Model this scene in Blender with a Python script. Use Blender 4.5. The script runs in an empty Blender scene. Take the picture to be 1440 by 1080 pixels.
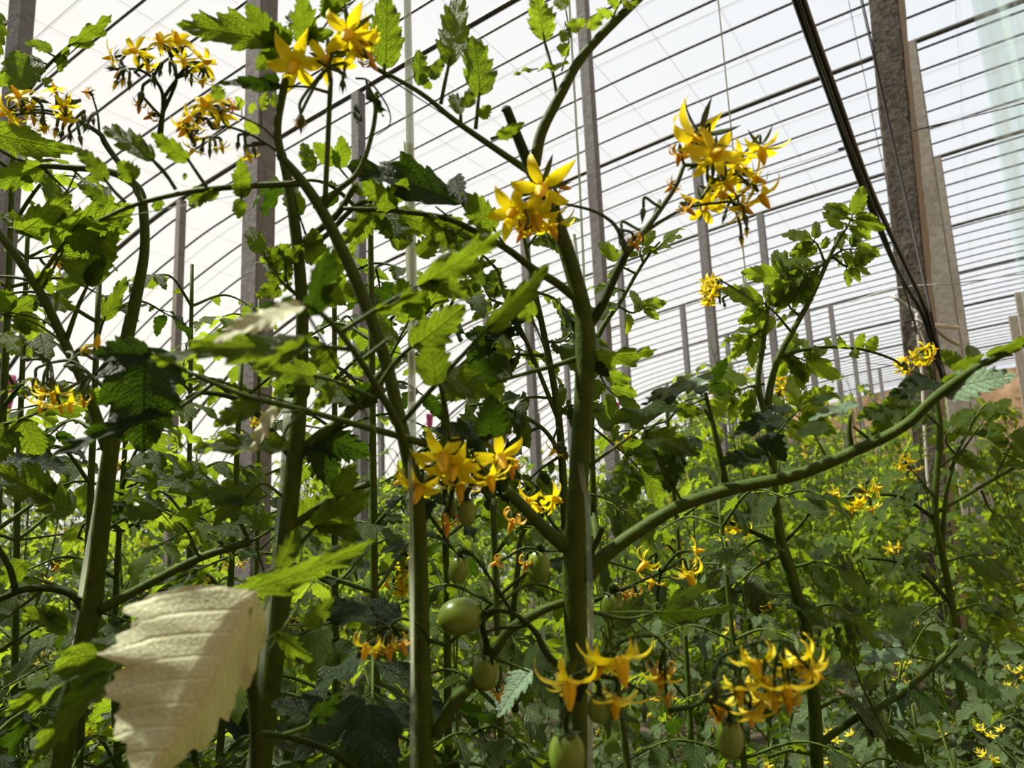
import bpy, math, random
import numpy as np
from mathutils import Vector, Matrix
R0 = random.Random(7)
C = bpy.context.scene.collection
F = 1080.0                     # focal length in pixels of the 1440x1080 frame
EYE = 1.30                     # camera height above the soil
_Y = np.array([663, 168, 1080.]); _Y /= np.linalg.norm(_Y)
_U = np.array([-255, -5934, 1080.]); _U -= _Y*(_U@_Y); _U /= np.linalg.norm(_U)
_X = np.cross(_Y, _U)
W2C = np.array([_X, _Y, _U])   # rows: greenhouse axes seen in camera space (x right, y down, z forward)
CAM = np.array([0, 0, EYE])

def cdir(v):                   # camera-space vector -> world vector
    return W2C @ np.array(v, float)
def at(x, y, d):               # point of the place seen at (x, y), d metres ahead of the lens
    return CAM + cdir(((x-720)/F*d, (y-540)/F*d, d))
def proj(p):
    c = W2C.T @ (np.array(p)-CAM)
    return 720+F*c[0]/c[2], 540+F*c[1]/c[2], c[2]

# ------------------------------------------------------------------ materials
def mat(name):
    m = bpy.data.materials.new(name); m.use_nodes = True
    nt = m.node_tree; nt.nodes.clear()
    out = nt.nodes.new('ShaderNodeOutputMaterial')
    return m, nt, out
def N(nt, t, **kw):
    n = nt.nodes.new(t)
    for k, v in kw.items():
        if k in ('operation', 'data_type', 'blend_type', 'wave_type', 'feature'): setattr(n, k, v)
        else: n.inputs[k].default_value = v
    return n
def math_(nt, op, a, b=None):
    n = nt.nodes.new('ShaderNodeMath'); n.operation = op
    for i, v in enumerate((a, b)):
        if v is None: continue
        if isinstance(v, (int, float)): n.inputs[i].default_value = v
        else: nt.links.new(v, n.inputs[i])
    return n.outputs[0]
def mixc(nt, fac, a, b):
    n = nt.nodes.new('ShaderNodeMix'); n.data_type = 'RGBA'
    for i, v in ((0, fac), (6, a), (7, b)):
        if isinstance(v, (int, float)): n.inputs[i].default_value = v
        elif isinstance(v, tuple): n.inputs[i].default_value = (*v, 1)
        else: nt.links.new(v, n.inputs[i])
    return n.outputs[2]
def simple(name, col, rough=.7, noise=0, scale=20, col2=None, bump=0, metal=0, spec=.5):
    m, nt, out = mat(name); L = nt.links.new
    p = N(nt, 'ShaderNodeBsdfPrincipled', Roughness=rough, Metallic=metal); p.inputs['Specular IOR Level'].default_value = spec
    p.inputs['Base Color'].default_value = (*col, 1)
    if noise or bump:
        tc = nt.nodes.new('ShaderNodeTexCoord'); nz = N(nt, 'ShaderNodeTexNoise', Scale=scale, Detail=6.0, Roughness=.65)
        L(tc.outputs['Object'], nz.inputs['Vector'])
        r = nt.nodes.new('ShaderNodeMapRange'); r.inputs[1].default_value = .35; r.inputs[2].default_value = .68
        L(nz.outputs[0], r.inputs[0])
        if noise: L(mixc(nt, r.outputs[0], col, col2), p.inputs['Base Color'])
        if bump:
            b = N(nt, 'ShaderNodeBump', Strength=bump, Distance=.01); L(nz.outputs[0], b.inputs['Height']); L(b.outputs[0], p.inputs['Normal'])
    L(p.outputs[0], out.inputs[0]); return m

def leaf_mat(name, top, thru, rough=.5, under=None, tfac=.5, spec=.4, bump=.8, cells=26.0):
    m, nt, out = mat(name); L = nt.links.new
    uv = nt.nodes.new('ShaderNodeUVMap'); sp = nt.nodes.new('ShaderNodeSeparateXYZ'); L(uv.outputs[0], sp.inputs[0])
    u = math_(nt, 'ABSOLUTE', math_(nt, 'SUBTRACT', sp.outputs[0], .5)); v = sp.outputs[1]
    ph = math_(nt, 'FRACT', math_(nt, 'MULTIPLY', math_(nt, 'SUBTRACT', v, math_(nt, 'MULTIPLY', u, .55)), 8.0))
    dv = math_(nt, 'ABSOLUTE', math_(nt, 'SUBTRACT', ph, .5))                # 0 on a side vein
    side = math_(nt, 'SUBTRACT', 1.0, math_(nt, 'MINIMUM', math_(nt, 'MULTIPLY', dv, 9.0), 1.0))
    mid = math_(nt, 'SUBTRACT', 1.0, math_(nt, 'MINIMUM', math_(nt, 'MULTIPLY', u, 45.0), 1.0))
    vein = math_(nt, 'MAXIMUM', side, mid)
    tc = nt.nodes.new('ShaderNodeTexCoord')
    nz = N(nt, 'ShaderNodeTexNoise', Scale=60.0, Detail=3.0); L(tc.outputs['Object'], nz.inputs['Vector'])
    vo = N(nt, 'ShaderNodeTexVoronoi', Scale=cells); vo.feature = 'DISTANCE_TO_EDGE'; L(uv.outputs[0], vo.inputs['Vector'])
    oi = nt.nodes.new('ShaderNodeObjectInfo')
    g = nt.nodes.new('ShaderNodeNewGeometry')
    var = math_(nt, 'ADD', math_(nt, 'MULTIPLY', oi.outputs['Random'], .5), math_(nt, 'MULTIPLY', nz.outputs[0], .5))
    t2 = tuple(min(1, c*1.7+.008) for c in top)
    base = mixc(nt, var, top, t2)
    base = mixc(nt, math_(nt, 'MULTIPLY', vein, .35), base, tuple(c*1.9+.02 for c in top))
    und = under or tuple(c*1.5+.02 for c in top)
    base = mixc(nt, g.outputs['Backfacing'], base, und)
    thr2 = tuple(c*.62 for c in thru)
    tr = mixc(nt, var, thr2, thru)
    cell = math_(nt, 'SUBTRACT', 1.0, math_(nt, 'MINIMUM', math_(nt, 'MULTIPLY', vo.outputs[0], 7.0), 1.0))
    tr = mixc(nt, math_(nt, 'MULTIPLY', cell, .45), tr, tuple(c*.35 for c in thru))
    tr = mixc(nt, math_(nt, 'MULTIPLY', vein, .6), tr, tuple(c*.38 for c in thru))
    base = mixc(nt, math_(nt, 'MULTIPLY', cell, .35), base, tuple(c*.5 for c in top))
    p = N(nt, 'ShaderNodeBsdfPrincipled', Roughness=rough); p.inputs['Specular IOR Level'].default_value = spec
    L(base, p.inputs['Base Color'])
    p.inputs['Sheen Weight'].default_value = .02
    h = math_(nt, 'ADD', math_(nt, 'MULTIPLY', vein, -1.0), math_(nt, 'MULTIPLY', math_(nt, 'MINIMUM', vo.outputs[0], .25), 1.6))
    b = N(nt, 'ShaderNodeBump', Strength=bump, Distance=.0016); L(h, b.inputs['Height']); L(b.outputs[0], p.inputs['Normal'])
    t = nt.nodes.new('ShaderNodeBsdfTranslucent'); L(tr, t.inputs['Color']); L(b.outputs[0], t.inputs['Normal'])
    mx = nt.nodes.new('ShaderNodeMixShader'); mx.inputs[0].default_value = tfac
    L(p.outputs[0], mx.inputs[1]); L(t.outputs[0], mx.inputs[2]); L(mx.outputs[0], out.inputs[0]); return m

def petal_mat(name, col, thru, tf=.4):
    m, nt, out = mat(name); L = nt.links.new
    p = N(nt, 'ShaderNodeBsdfPrincipled', Roughness=.55); p.inputs['Base Color'].default_value = (*col, 1)
    t = N(nt, 'ShaderNodeBsdfTranslucent'); t.inputs['Color'].default_value = (*thru, 1)
    mx = nt.nodes.new('ShaderNodeMixShader'); mx.inputs[0].default_value = tf
    L(p.outputs[0], mx.inputs[1]); L(t.outputs[0], mx.inputs[2]); L(mx.outputs[0], out.inputs[0]); return m

def film_mat(name, trans, col, tcol, streak=False):
    m, nt, out = mat(name); L = nt.links.new
    tr = nt.nodes.new('ShaderNodeBsdfTransparent'); tr.inputs[0].default_value = (*tcol, 1)
    t = nt.nodes.new('ShaderNodeBsdfTranslucent'); t.inputs['Color'].default_value = (*col, 1)
    mx = nt.nodes.new('ShaderNodeMixShader'); mx.inputs[0].default_value = 1-trans
    if streak:
        tc = nt.nodes.new('ShaderNodeTexCoord'); mp = nt.nodes.new('ShaderNodeMapping'); mp.inputs['Scale'].default_value = (9, 9, .25)
        nz = N(nt, 'ShaderNodeTexNoise', Scale=1.0, Detail=4.0); L(tc.outputs['Object'], mp.inputs[0]); L(mp.outputs[0], nz.inputs['Vector'])
        r = nt.nodes.new('ShaderNodeMapRange'); r.inputs[1].default_value = .4; r.inputs[2].default_value = .7
        r.inputs[3].default_value = .08; r.inputs[4].default_value = .55
        L(nz.outputs[0], r.inputs[0]); L(r.outputs[0], mx.inputs[0])
    L(tr.outputs[0], mx.inputs[1]); L(t.outputs[0], mx.inputs[2]); L(mx.outputs[0], out.inputs[0]); return m

LEAF = leaf_mat('tomato_leaf', (.020, .044, .005), (.33, .50, .018), tfac=.48, spec=.22, rough=.5)
LEAFC = leaf_mat('crop_leaf', (.045, .080, .020), (.13, .23, .006), tfac=.24, spec=.35, rough=.42)
LEAFD = leaf_mat('deep_green_leaf', (.010, .026, .004), (.075, .16, .006), tfac=.38, spec=.2, rough=.5)
LEAFY = leaf_mat('young_leaf', (.045, .085, .008), (.50, .70, .03), tfac=.52, spec=.2, rough=.5)
LEAFP = leaf_mat('pale_lit_leaf', (.40, .44, .28), (.10, .20, .03), rough=.5, tfac=.08, under=(.42, .46, .30), spec=.25, bump=.3, cells=48.0)  # cream base holds sun glare on the big lower-left leaf; elsewhere pale undersides
LEAFG = leaf_mat('greyish_lit_leaf', (.15, .24, .14), (.10, .22, .05), rough=.5, tfac=.2, spec=.3)  # grey-green blades; the paler tone carries top light and glare
STEM = simple('green_stem', (.036, .070, .008), .6, 1, 90, (.062, .10, .012), .25, spec=.15)
STEMD = simple('dark_green_stem', (.018, .036, .006), .6, 1, 90, (.032, .056, .008), .2, spec=.1)
STEMB = simple('brown_stalk', (.16, .075, .02), .7, 1, 60, (.06, .05, .015), .3)
PETAL = petal_mat('yellow_petal', (.90, .74, .012), (.95, .80, .012), .42)
PETALO = petal_mat('fading_petal', (.70, .40, .02), (.8, .42, .02), .3)
ANTH = petal_mat('anther_cone', (.88, .60, .01), (.9, .6, .01), .3)
SEPAL = simple('green_sepal', (.032, .062, .010), .7, 1, 120, (.06, .10, .018), .2)
FRUIT = simple('unripe_tomato', (.12, .20, .018), .28, 1, 12, (.17, .26, .03), 0)
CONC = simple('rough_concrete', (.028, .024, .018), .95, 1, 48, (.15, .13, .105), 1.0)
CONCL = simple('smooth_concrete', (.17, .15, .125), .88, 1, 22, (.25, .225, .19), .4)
CONCG = simple('grey_concrete', (.13, .125, .125), .9, 1, 30, (.20, .195, .195), .4)
PIPE = simple('dark_pipe', (.035, .035, .033), .5, 1, 8, (.09, .085, .07), 0, .4)
ROD = simple('dark_rod', (.04, .04, .045), .5, 0, metal=.3)
WIRE = simple('grey_wire', (.42, .42, .42), .6)
CABLE = simple('black_cable', (.008, .008, .01), .35)
SOIL = simple('damp_soil', (.035, .024, .014), .95, 1, 6, (.075, .052, .03), .8)
EARTH = simple('rammed_earth', (.30, .20, .11), .95, 1, 3.5, (.46, .32, .19), 1.0)
WOOD = simple('board_wood', (.30, .17, .08), .8, 1, 8, (.42, .26, .13), .3)
FILM = film_mat('roof_film', .84, (.42, .43, .43), (.97, .97, .97))
CURT = film_mat('curtain_film', .6, (.78, .92, .86), (.86, .95, .92), True)
TWINE = film_mat('white_twine', .45, (.50, .52, .42), (.85, .88, .84))
ROPE = simple('white_rope', (.42, .41, .38), .7)
PINK = simple('pink_cloth', (.55, .10, .22), .8)

# ------------------------------------------------------------------ mesh building
class MB:
    def __init__(s): s.v = []; s.f = []; s.m = []; s.uv = []; s.n = 0
    def add(s, V, Fc, mi=0, UV=None):
        V = np.asarray(V, float); s.v.append(V)
        Fc = np.asarray(Fc, int)
        s.f.append(Fc + s.n); s.m.append(np.full(len(Fc), mi)); s.n += len(V)
        s.uv.append(UV if UV is not None else np.zeros((len(V), 2)))
    def mesh(s, name, mats, smooth=True):
        me = bpy.data.meshes.new(name)
        V = np.concatenate(s.v); UV = np.concatenate(s.uv)
        Fl = np.concatenate([np.asarray(f) for f in s.f]); Mi = np.concatenate(s.m)
        me.vertices.add(len(V)); me.vertices.foreach_set('co', V.astype(np.float32).ravel())
        me.loops.add(len(Fl)*4); me.loops.foreach_set('vertex_index', Fl.astype(np.int32).ravel())
        me.polygons.add(len(Fl)); me.polygons.foreach_set('loop_start', np.arange(0, len(Fl)*4, 4, dtype=np.int32))
        me.polygons.foreach_set('material_index', Mi.astype(np.int32))
        me.polygons.foreach_set('use_smooth', np.full(len(Fl), smooth))
        l = me.uv_layers.new(name='UVMap'); l.data.foreach_set('uv', UV[Fl.ravel()].astype(np.float32).ravel())
        for m in mats: me.materials.append(m)
        me.update(calc_edges=True); return me
def link(name, me, parent=None, mtx=None):
    o = bpy.data.objects.new(name, me); C.objects.link(o)
    if parent is not None: o.parent = parent
    if mtx is not None: o.matrix_local = mtx
    return o
def tag(o, label=None, cat=None, group=None, kind=None):
    if label: o['label'] = label
    if cat: o['category'] = cat
    if group: o['group'] = group
    if kind: o['kind'] = kind
    return o
def empty(name, loc):
    o = bpy.data.objects.new(name, None); C.objects.link(o); o.location = loc; o.empty_display_size = .05; return o

def spline(P, k=6):            # Catmull-Rom through rows of P (any width)
    P = np.asarray(P, float); n = len(P)
    if n < 3: return np.array([P[0]+(P[-1]-P[0])*i/k for i in range(k+1)])
    Q = np.vstack([2*P[0]-P[1], P, 2*P[-1]-P[-2]]); out = []
    for i in range(n-1):
        a, b, c, d = Q[i:i+4]
        for j in range(k):
            t = j/k
            out.append(.5*((2*b)+(c-a)*t+(2*a-5*b+4*c-d)*t*t+(-a+3*b-3*c+d)*t**3))
    out.append(P[-1]); return np.array(out)
def nrm(v): return v/(np.linalg.norm(v)+1e-12)
def tube(mb, pts, rad, seg=8, mi=0, flat=1.0, cap=True):
    P = np.asarray(pts, float); n = len(P); rad = np.broadcast_to(np.asarray(rad, float), (n,))
    T = np.gradient(P, axis=0); T /= np.linalg.norm(T, axis=1)[:, None]+1e-12
    a = nrm(np.cross(T[0], [.3, .9, .2])); V = []
    for i in range(n):
        a = nrm(a - T[i]*(a@T[i])); b = np.cross(T[i], a)
        for s in range(seg):
            th = 2*math.pi*s/seg; V.append(P[i]+rad[i]*(a*math.cos(th)+b*math.sin(th)*flat))
    Fc = [(i*seg+s, i*seg+(s+1) % seg, (i+1)*seg+(s+1) % seg, (i+1)*seg+s) for i in range(n-1) for s in range(seg)]
    if cap:
        V.append(P[0]); V.append(P[-1]); c0 = n*seg
        for s in range(0, seg, 2):
            Fc.append((c0, (s+2) % seg, s+1, s)); e = (n-1)*seg
            Fc.append((c0+1, e+s, e+s+1, e+(s+2) % seg))
    mb.add(V, Fc, mi)
def box(mb, c, ax, ay, az, mi=0):   # centre and half vectors
    c, ax, ay, az = map(np.array, (c, ax, ay, az))
    V = [c+sx*ax+sy*ay+sz*az for sz in (-1, 1) for sy in (-1, 1) for sx in (-1, 1)]
    mb.add(V, [(0, 2, 3, 1), (4, 5, 7, 6), (0, 1, 5, 4), (2, 6, 7, 3), (0, 4, 6, 2), (1, 3, 7, 5)], mi)

def leaflet(mb, P0, yd, nd, L, Wd, rng, nt=30, ns=9, fold=.25, curl=.5, mi=0, lobes=None, teeth=.3):
    """serrated tomato leaflet from P0 along yd with face normal nd"""
    xd = nrm(np.cross(yd, nd)); nd = np.cross(xd, yd)
    t = np.linspace(0, 1, nt+1)
    nteeth = lobes or rng.uniform(5, 7.5)
    prof = np.sin(np.pi*np.clip(t, 0, 1)**.62)**.85*(1-.25*t)
    prof = np.clip(prof, 0, None)
    cols = np.linspace(-1, 1, ns)
    V = np.zeros((nt+1, ns, 3)); UV = np.zeros((nt+1, ns, 2))
    ph = [rng.random(), rng.random()]
    wav = rng.uniform(.03, .09); wf = rng.uniform(1.5, 3.2); wp = rng.uniform(0, 6)
    for j, u in enumerate(cols):
        sgn = 0 if u < 0 else 1; au = abs(u)
        fr = (t*nteeth+ph[sgn]) % 1.0
        fr2 = (t*nteeth*2.6+ph[sgn]*3) % 1.0
        env = np.sin(np.pi*np.clip(t*1.05, 0, 1))**.5
        tooth = (1-teeth*(1-fr**1.0)*env)*(1-.10*(1-fr2)*env)
        wid = Wd/2*prof*(1-(au**3)*(1-tooth))
        x = u*wid
        y = t*L + au**1.6*L*.10*np.sin(np.pi*t) + au**3*L*.05*fr*env - au*L*.05*(1-t)**4
        z = fold*np.abs(x) + wav*L*au**1.5*np.sin(wf*6.28*t+wp+sgn*1.7)*env + (.012*L*np.sin(t*nteeth*6.28)*au)
        # bend along an arc
        th = curl*(y/L); 
        if abs(curl) > 1e-3:
            r = L/curl; yy = (r-z*-1)*np.sin(th) if False else r*np.sin(th)+z*np.sin(th); zz = -r*(1-np.cos(th))+z*np.cos(th)
        else: yy, zz = y, z
        V[:, j, :] = P0 + x[:, None]*xd + yy[:, None]*yd + zz[:, None]*nd
        UV[:, j, 0] = .5+.5*u*np.clip(prof, .05, 1); UV[:, j, 1] = t
    idx = np.arange((nt+1)*ns).reshape(nt+1, ns)
    Fc = np.stack([idx[:-1, :-1], idx[:-1, 1:], idx[1:, 1:], idx[1:, :-1]], -1).reshape(-1, 4)
    mb.add(V.reshape(-1, 3), Fc, mi, UV.reshape(-1, 2))

def rot(v, ax, a):
    ax = nrm(ax); return v*math.cos(a)+np.cross(ax, v)*math.sin(a)+ax*(ax@v)*(1-math.cos(a))

def compound(mb, pts, rr, size, rng, up=None, pairs=3, nt=14, ns=5, mi=0, ms=1, droop=.35, small=True, width=.60):
    """compound leaf along the rachis points; size = length of the largest leaflet"""
    P = spline(pts, 6); n = len(P)
    tube(mb, P, np.linspace(rr, rr*.35, n), 6, ms, cap=False)
    T = np.gradient(P, axis=0)
    tan = lambda i: nrm(T[i])
    if up is None: up = np.array([0, 0, 1.])
    def put(i, ang, L, w):
        y0 = tan(i); u = nrm(up-y0*(up@y0)); side = np.cross(y0, u)
        yd = nrm(y0*math.cos(ang)+side*math.sin(ang)+np.array([0, 0, -droop*rng.uniform(.2, 1.3)]))
        nd = nrm(u + side*rng.uniform(-.35, .35)+y0*rng.uniform(-.4, .3)); nd = nrm(nd-yd*(nd@yd))
        b = P[i]; 
        if ang != 0 and L > size*.3:
            e = b+yd*L*.16; tube(mb, [b, b+yd*L*.08, e], rr*.3, 5, ms, cap=False); b = e
        leaflet(mb, b, yd, nd, L, w, rng, nt, ns, rng.uniform(-.05, .4), rng.uniform(.1, .9), mi)
    put(n-1, 0, size*1.05, size*.72)
    for k in range(pairs):
        i = int(n*(.42+.5*k/max(1, pairs-1)*.93)) if pairs > 1 else int(n*.6)
        i = min(n-2, i)
        for s in (-1, 1):
            if rng.random() < .08: continue
            L = size*rng.uniform(.7, 1.0)*(1-.12*abs(k-1)); put(min(n-2, max(1, i+rng.choice((-1, 0, 1)))), s*rng.uniform(.9, 1.3), L, L*width)
            if small and rng.random() < .7:
                L = size*rng.uniform(.18, .32); put(max(1, i-2), s*rng.uniform(1., 1.5), L, L*.75)

# flowers ------------------------------------------------------------------
def flower_geo(mb, M, rng, n=5, reflex=1.6, mats=(0, 1, 2), wid=.34, nt=7, seg=6, fade=False):
    """unit radius flower, cone along +z; M = 4x4 numpy"""
    def T(V): V = np.asarray(V, float); return V@M[:3, :3].T+M[:3, 3]
    for k in range(n):
        a0 = 6.283*k/n+rng.uniform(-.12, .12); L = rng.uniform(.9, 1.08); rf = reflex+rng.uniform(-.5, .4); tw = rng.uniform(-.4, .4)
        V = []; 
        for i in range(nt+1):
            t = i/nt; th = -.25+rf*t*t*.9+rf*.25*t
            # integrate
            if i == 0: r, z = .10, .05
            else: r += L/nt*math.cos(th)*.92; z -= L/nt*math.sin(th)
            w = wid*(math.sin(math.pi*(t**.85*.9+.09))**1.0)*.5*(1-.45*t)
            if i == nt: w = .01
            ca, sa = math.cos(a0), math.sin(a0)
            for s in (-1, 0, 1):
                zz = z+(.06 if s else 0)+s*tw*w
                V.append((ca*r-sa*s*w, sa*r+ca*s*w, zz))
        Fc = [(i*3+j, i*3+j+1, i*3+j+4, i*3+j+3) for i in range(nt) for j in (0, 1)]
        mb.add(T(V), Fc, mats[0])
    V = []; prof = ((0, .10), (.1, .15), (.3, .15), (.5, .10), (.66, .035))
    for z, r in prof:
        for s in range(seg): a = 6.283*s/seg; V.append((r*math.cos(a), r*math.sin(a), z+.03))
    Fc = [(i*seg+s, i*seg+(s+1) % seg, (i+1)*seg+(s+1) % seg, (i+1)*seg+s) for i in range(4) for s in range(seg)]
    mb.add(T(V), Fc, mats[1])
    for k in range(5):
        a0 = 6.283*(k+.5)/5; V = []
        for i in range(5):
            t = i/4; r = .06+.62*t; z = -.04-.12*t-.25*t*t; w = .07*math.sin(math.pi*(t*.85+.12)); ca, sa = math.cos(a0), math.sin(a0)
            for s in (-1, 0, 1): V.append((ca*r-sa*s*w, sa*r+ca*s*w, z-.02*(s == 0)))
        mb.add(T(V), [(i*3+j, i*3+j+1, i*3+j+4, i*3+j+3) for i in range(4) for j in (0, 1)], mats[2])
def bud_geo(mb, M, tip=0, mats=(0, 1, 2), seg=6):
    def T(V): V = np.asarray(V, float); return V@M[:3, :3].T+M[:3, 3]
    prof = ((0, .05), (.15, .22), (.5, .28), (.95, .17), (1.3, .06), (1.6, .01)); V = []
    for z, r in prof:
        for s in range(seg): a = 6.283*s/seg; V.append((r*math.cos(a), r*math.sin(a), z))
    for i in range(5):
        mb.add(T(V[i*seg:(i+2)*seg]), [(s, (s+1) % seg, seg+(s+1) % seg, seg+s) for s in range(seg)], mats[0] if (tip and i >= 2) else mats[2])
    for k in range(4):
        a0 = 6.283*k/4+.3; ca, sa = math.cos(a0), math.sin(a0); V = []
        for i in range(5):
            t = i/4; r = .16+.22*math.sin(3*t)+.22*t*t; z = .1+1.15*t; w = .10*(1-t)+.01
            for s in (-1, 0, 1): V.append((ca*r-sa*s*w, sa*r+ca*s*w, z))
        mb.add(T(V), [(i*3+j, i*3+j+1, i*3+j+4, i*3+j+3) for i in range(4) for j in (0, 1)], mats[2])
I4 = np.eye(4)
FM = [PETAL, ANTH, SEPAL, PETALO]
def mk(fn): mb = MB(); fn(mb); return mb
FL = {}
for i in range(4):
    mb = MB(); flower_geo(mb, I4, random.Random(i+5), 5+i % 2, (1.5, .9, 2.2, 1.2)[i], nt=9, seg=10, wid=(.36, .42, .32, .4)[i]); FL['f%d' % i] = mb.mesh('flower', FM)
mb = MB(); flower_geo(mb, I4, random.Random(3), 5, 2.7, (3, 3, 2), wid=.3, seg=8); FL['old'] = mb.mesh('flower', FM)
mb = MB(); bud_geo(mb, I4, 0, seg=8); FL['bud'] = mb.mesh('bud', FM)
mb = MB(); bud_geo(mb, I4, 1, seg=8); FL['tip'] = mb.mesh('bud', FM)
def fruit_mesh():
    mb = MB(); seg = 20; rings = 14; V = []
    for i in range(rings+1):
        th = math.pi*i/rings; r = math.sin(th)*(1+.05*math.cos(2*th)); z = -math.cos(th)*1.0
        if i > rings-2: z -= .05*(i-(rings-2))
        for s in range(seg): a = 6.283*s/seg; k = 1+.015*math.cos(4*a); V.append((r*k*math.cos(a), r*k*math.sin(a), z))
    mb.add(V, [(i*seg+s, i*seg+(s+1) % seg, (i+1)*seg+(s+1) % seg, (i+1)*seg+s) for i in range(rings) for s in range(seg)]); return mb.mesh('tomato', [FRUIT])
FRM = fruit_mesh()
mb = MB()
for k in range(5):
    a0 = 6.283*k/5; ca, sa = math.cos(a0), math.sin(a0); V = []
    for i in range(7):
        t = i/6; r = .08+.95*t; z = .98-.28*t+.45*t**3; w = .17*math.sin(math.pi*(t*.85+.13))
        for s in (-1, 0, 1): V.append((ca*r-sa*s*w, sa*r+ca*s*w, z+.04*abs(s)))
    mb.add(V, [(i*3+j, i*3+j+1, i*3+j+4, i*3+j+3) for i in range(6) for j in (0, 1)])
CALM = mb.mesh('calyx', [SEPAL])

def frame_z(z, spin=0):
    z = nrm(np.array(z, float)); a = nrm(np.cross(z, [.31, .2, .9])); a = rot(a, z, spin); b = np.cross(z, a)
    return np.column_stack([a, b, z])
def mtx(p, Rm, s):
    s = np.broadcast_to(s, (3,)); M = np.eye(4); M[:3, :3] = Rm*s[None, :]; M[:3, 3] = p; return M

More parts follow.
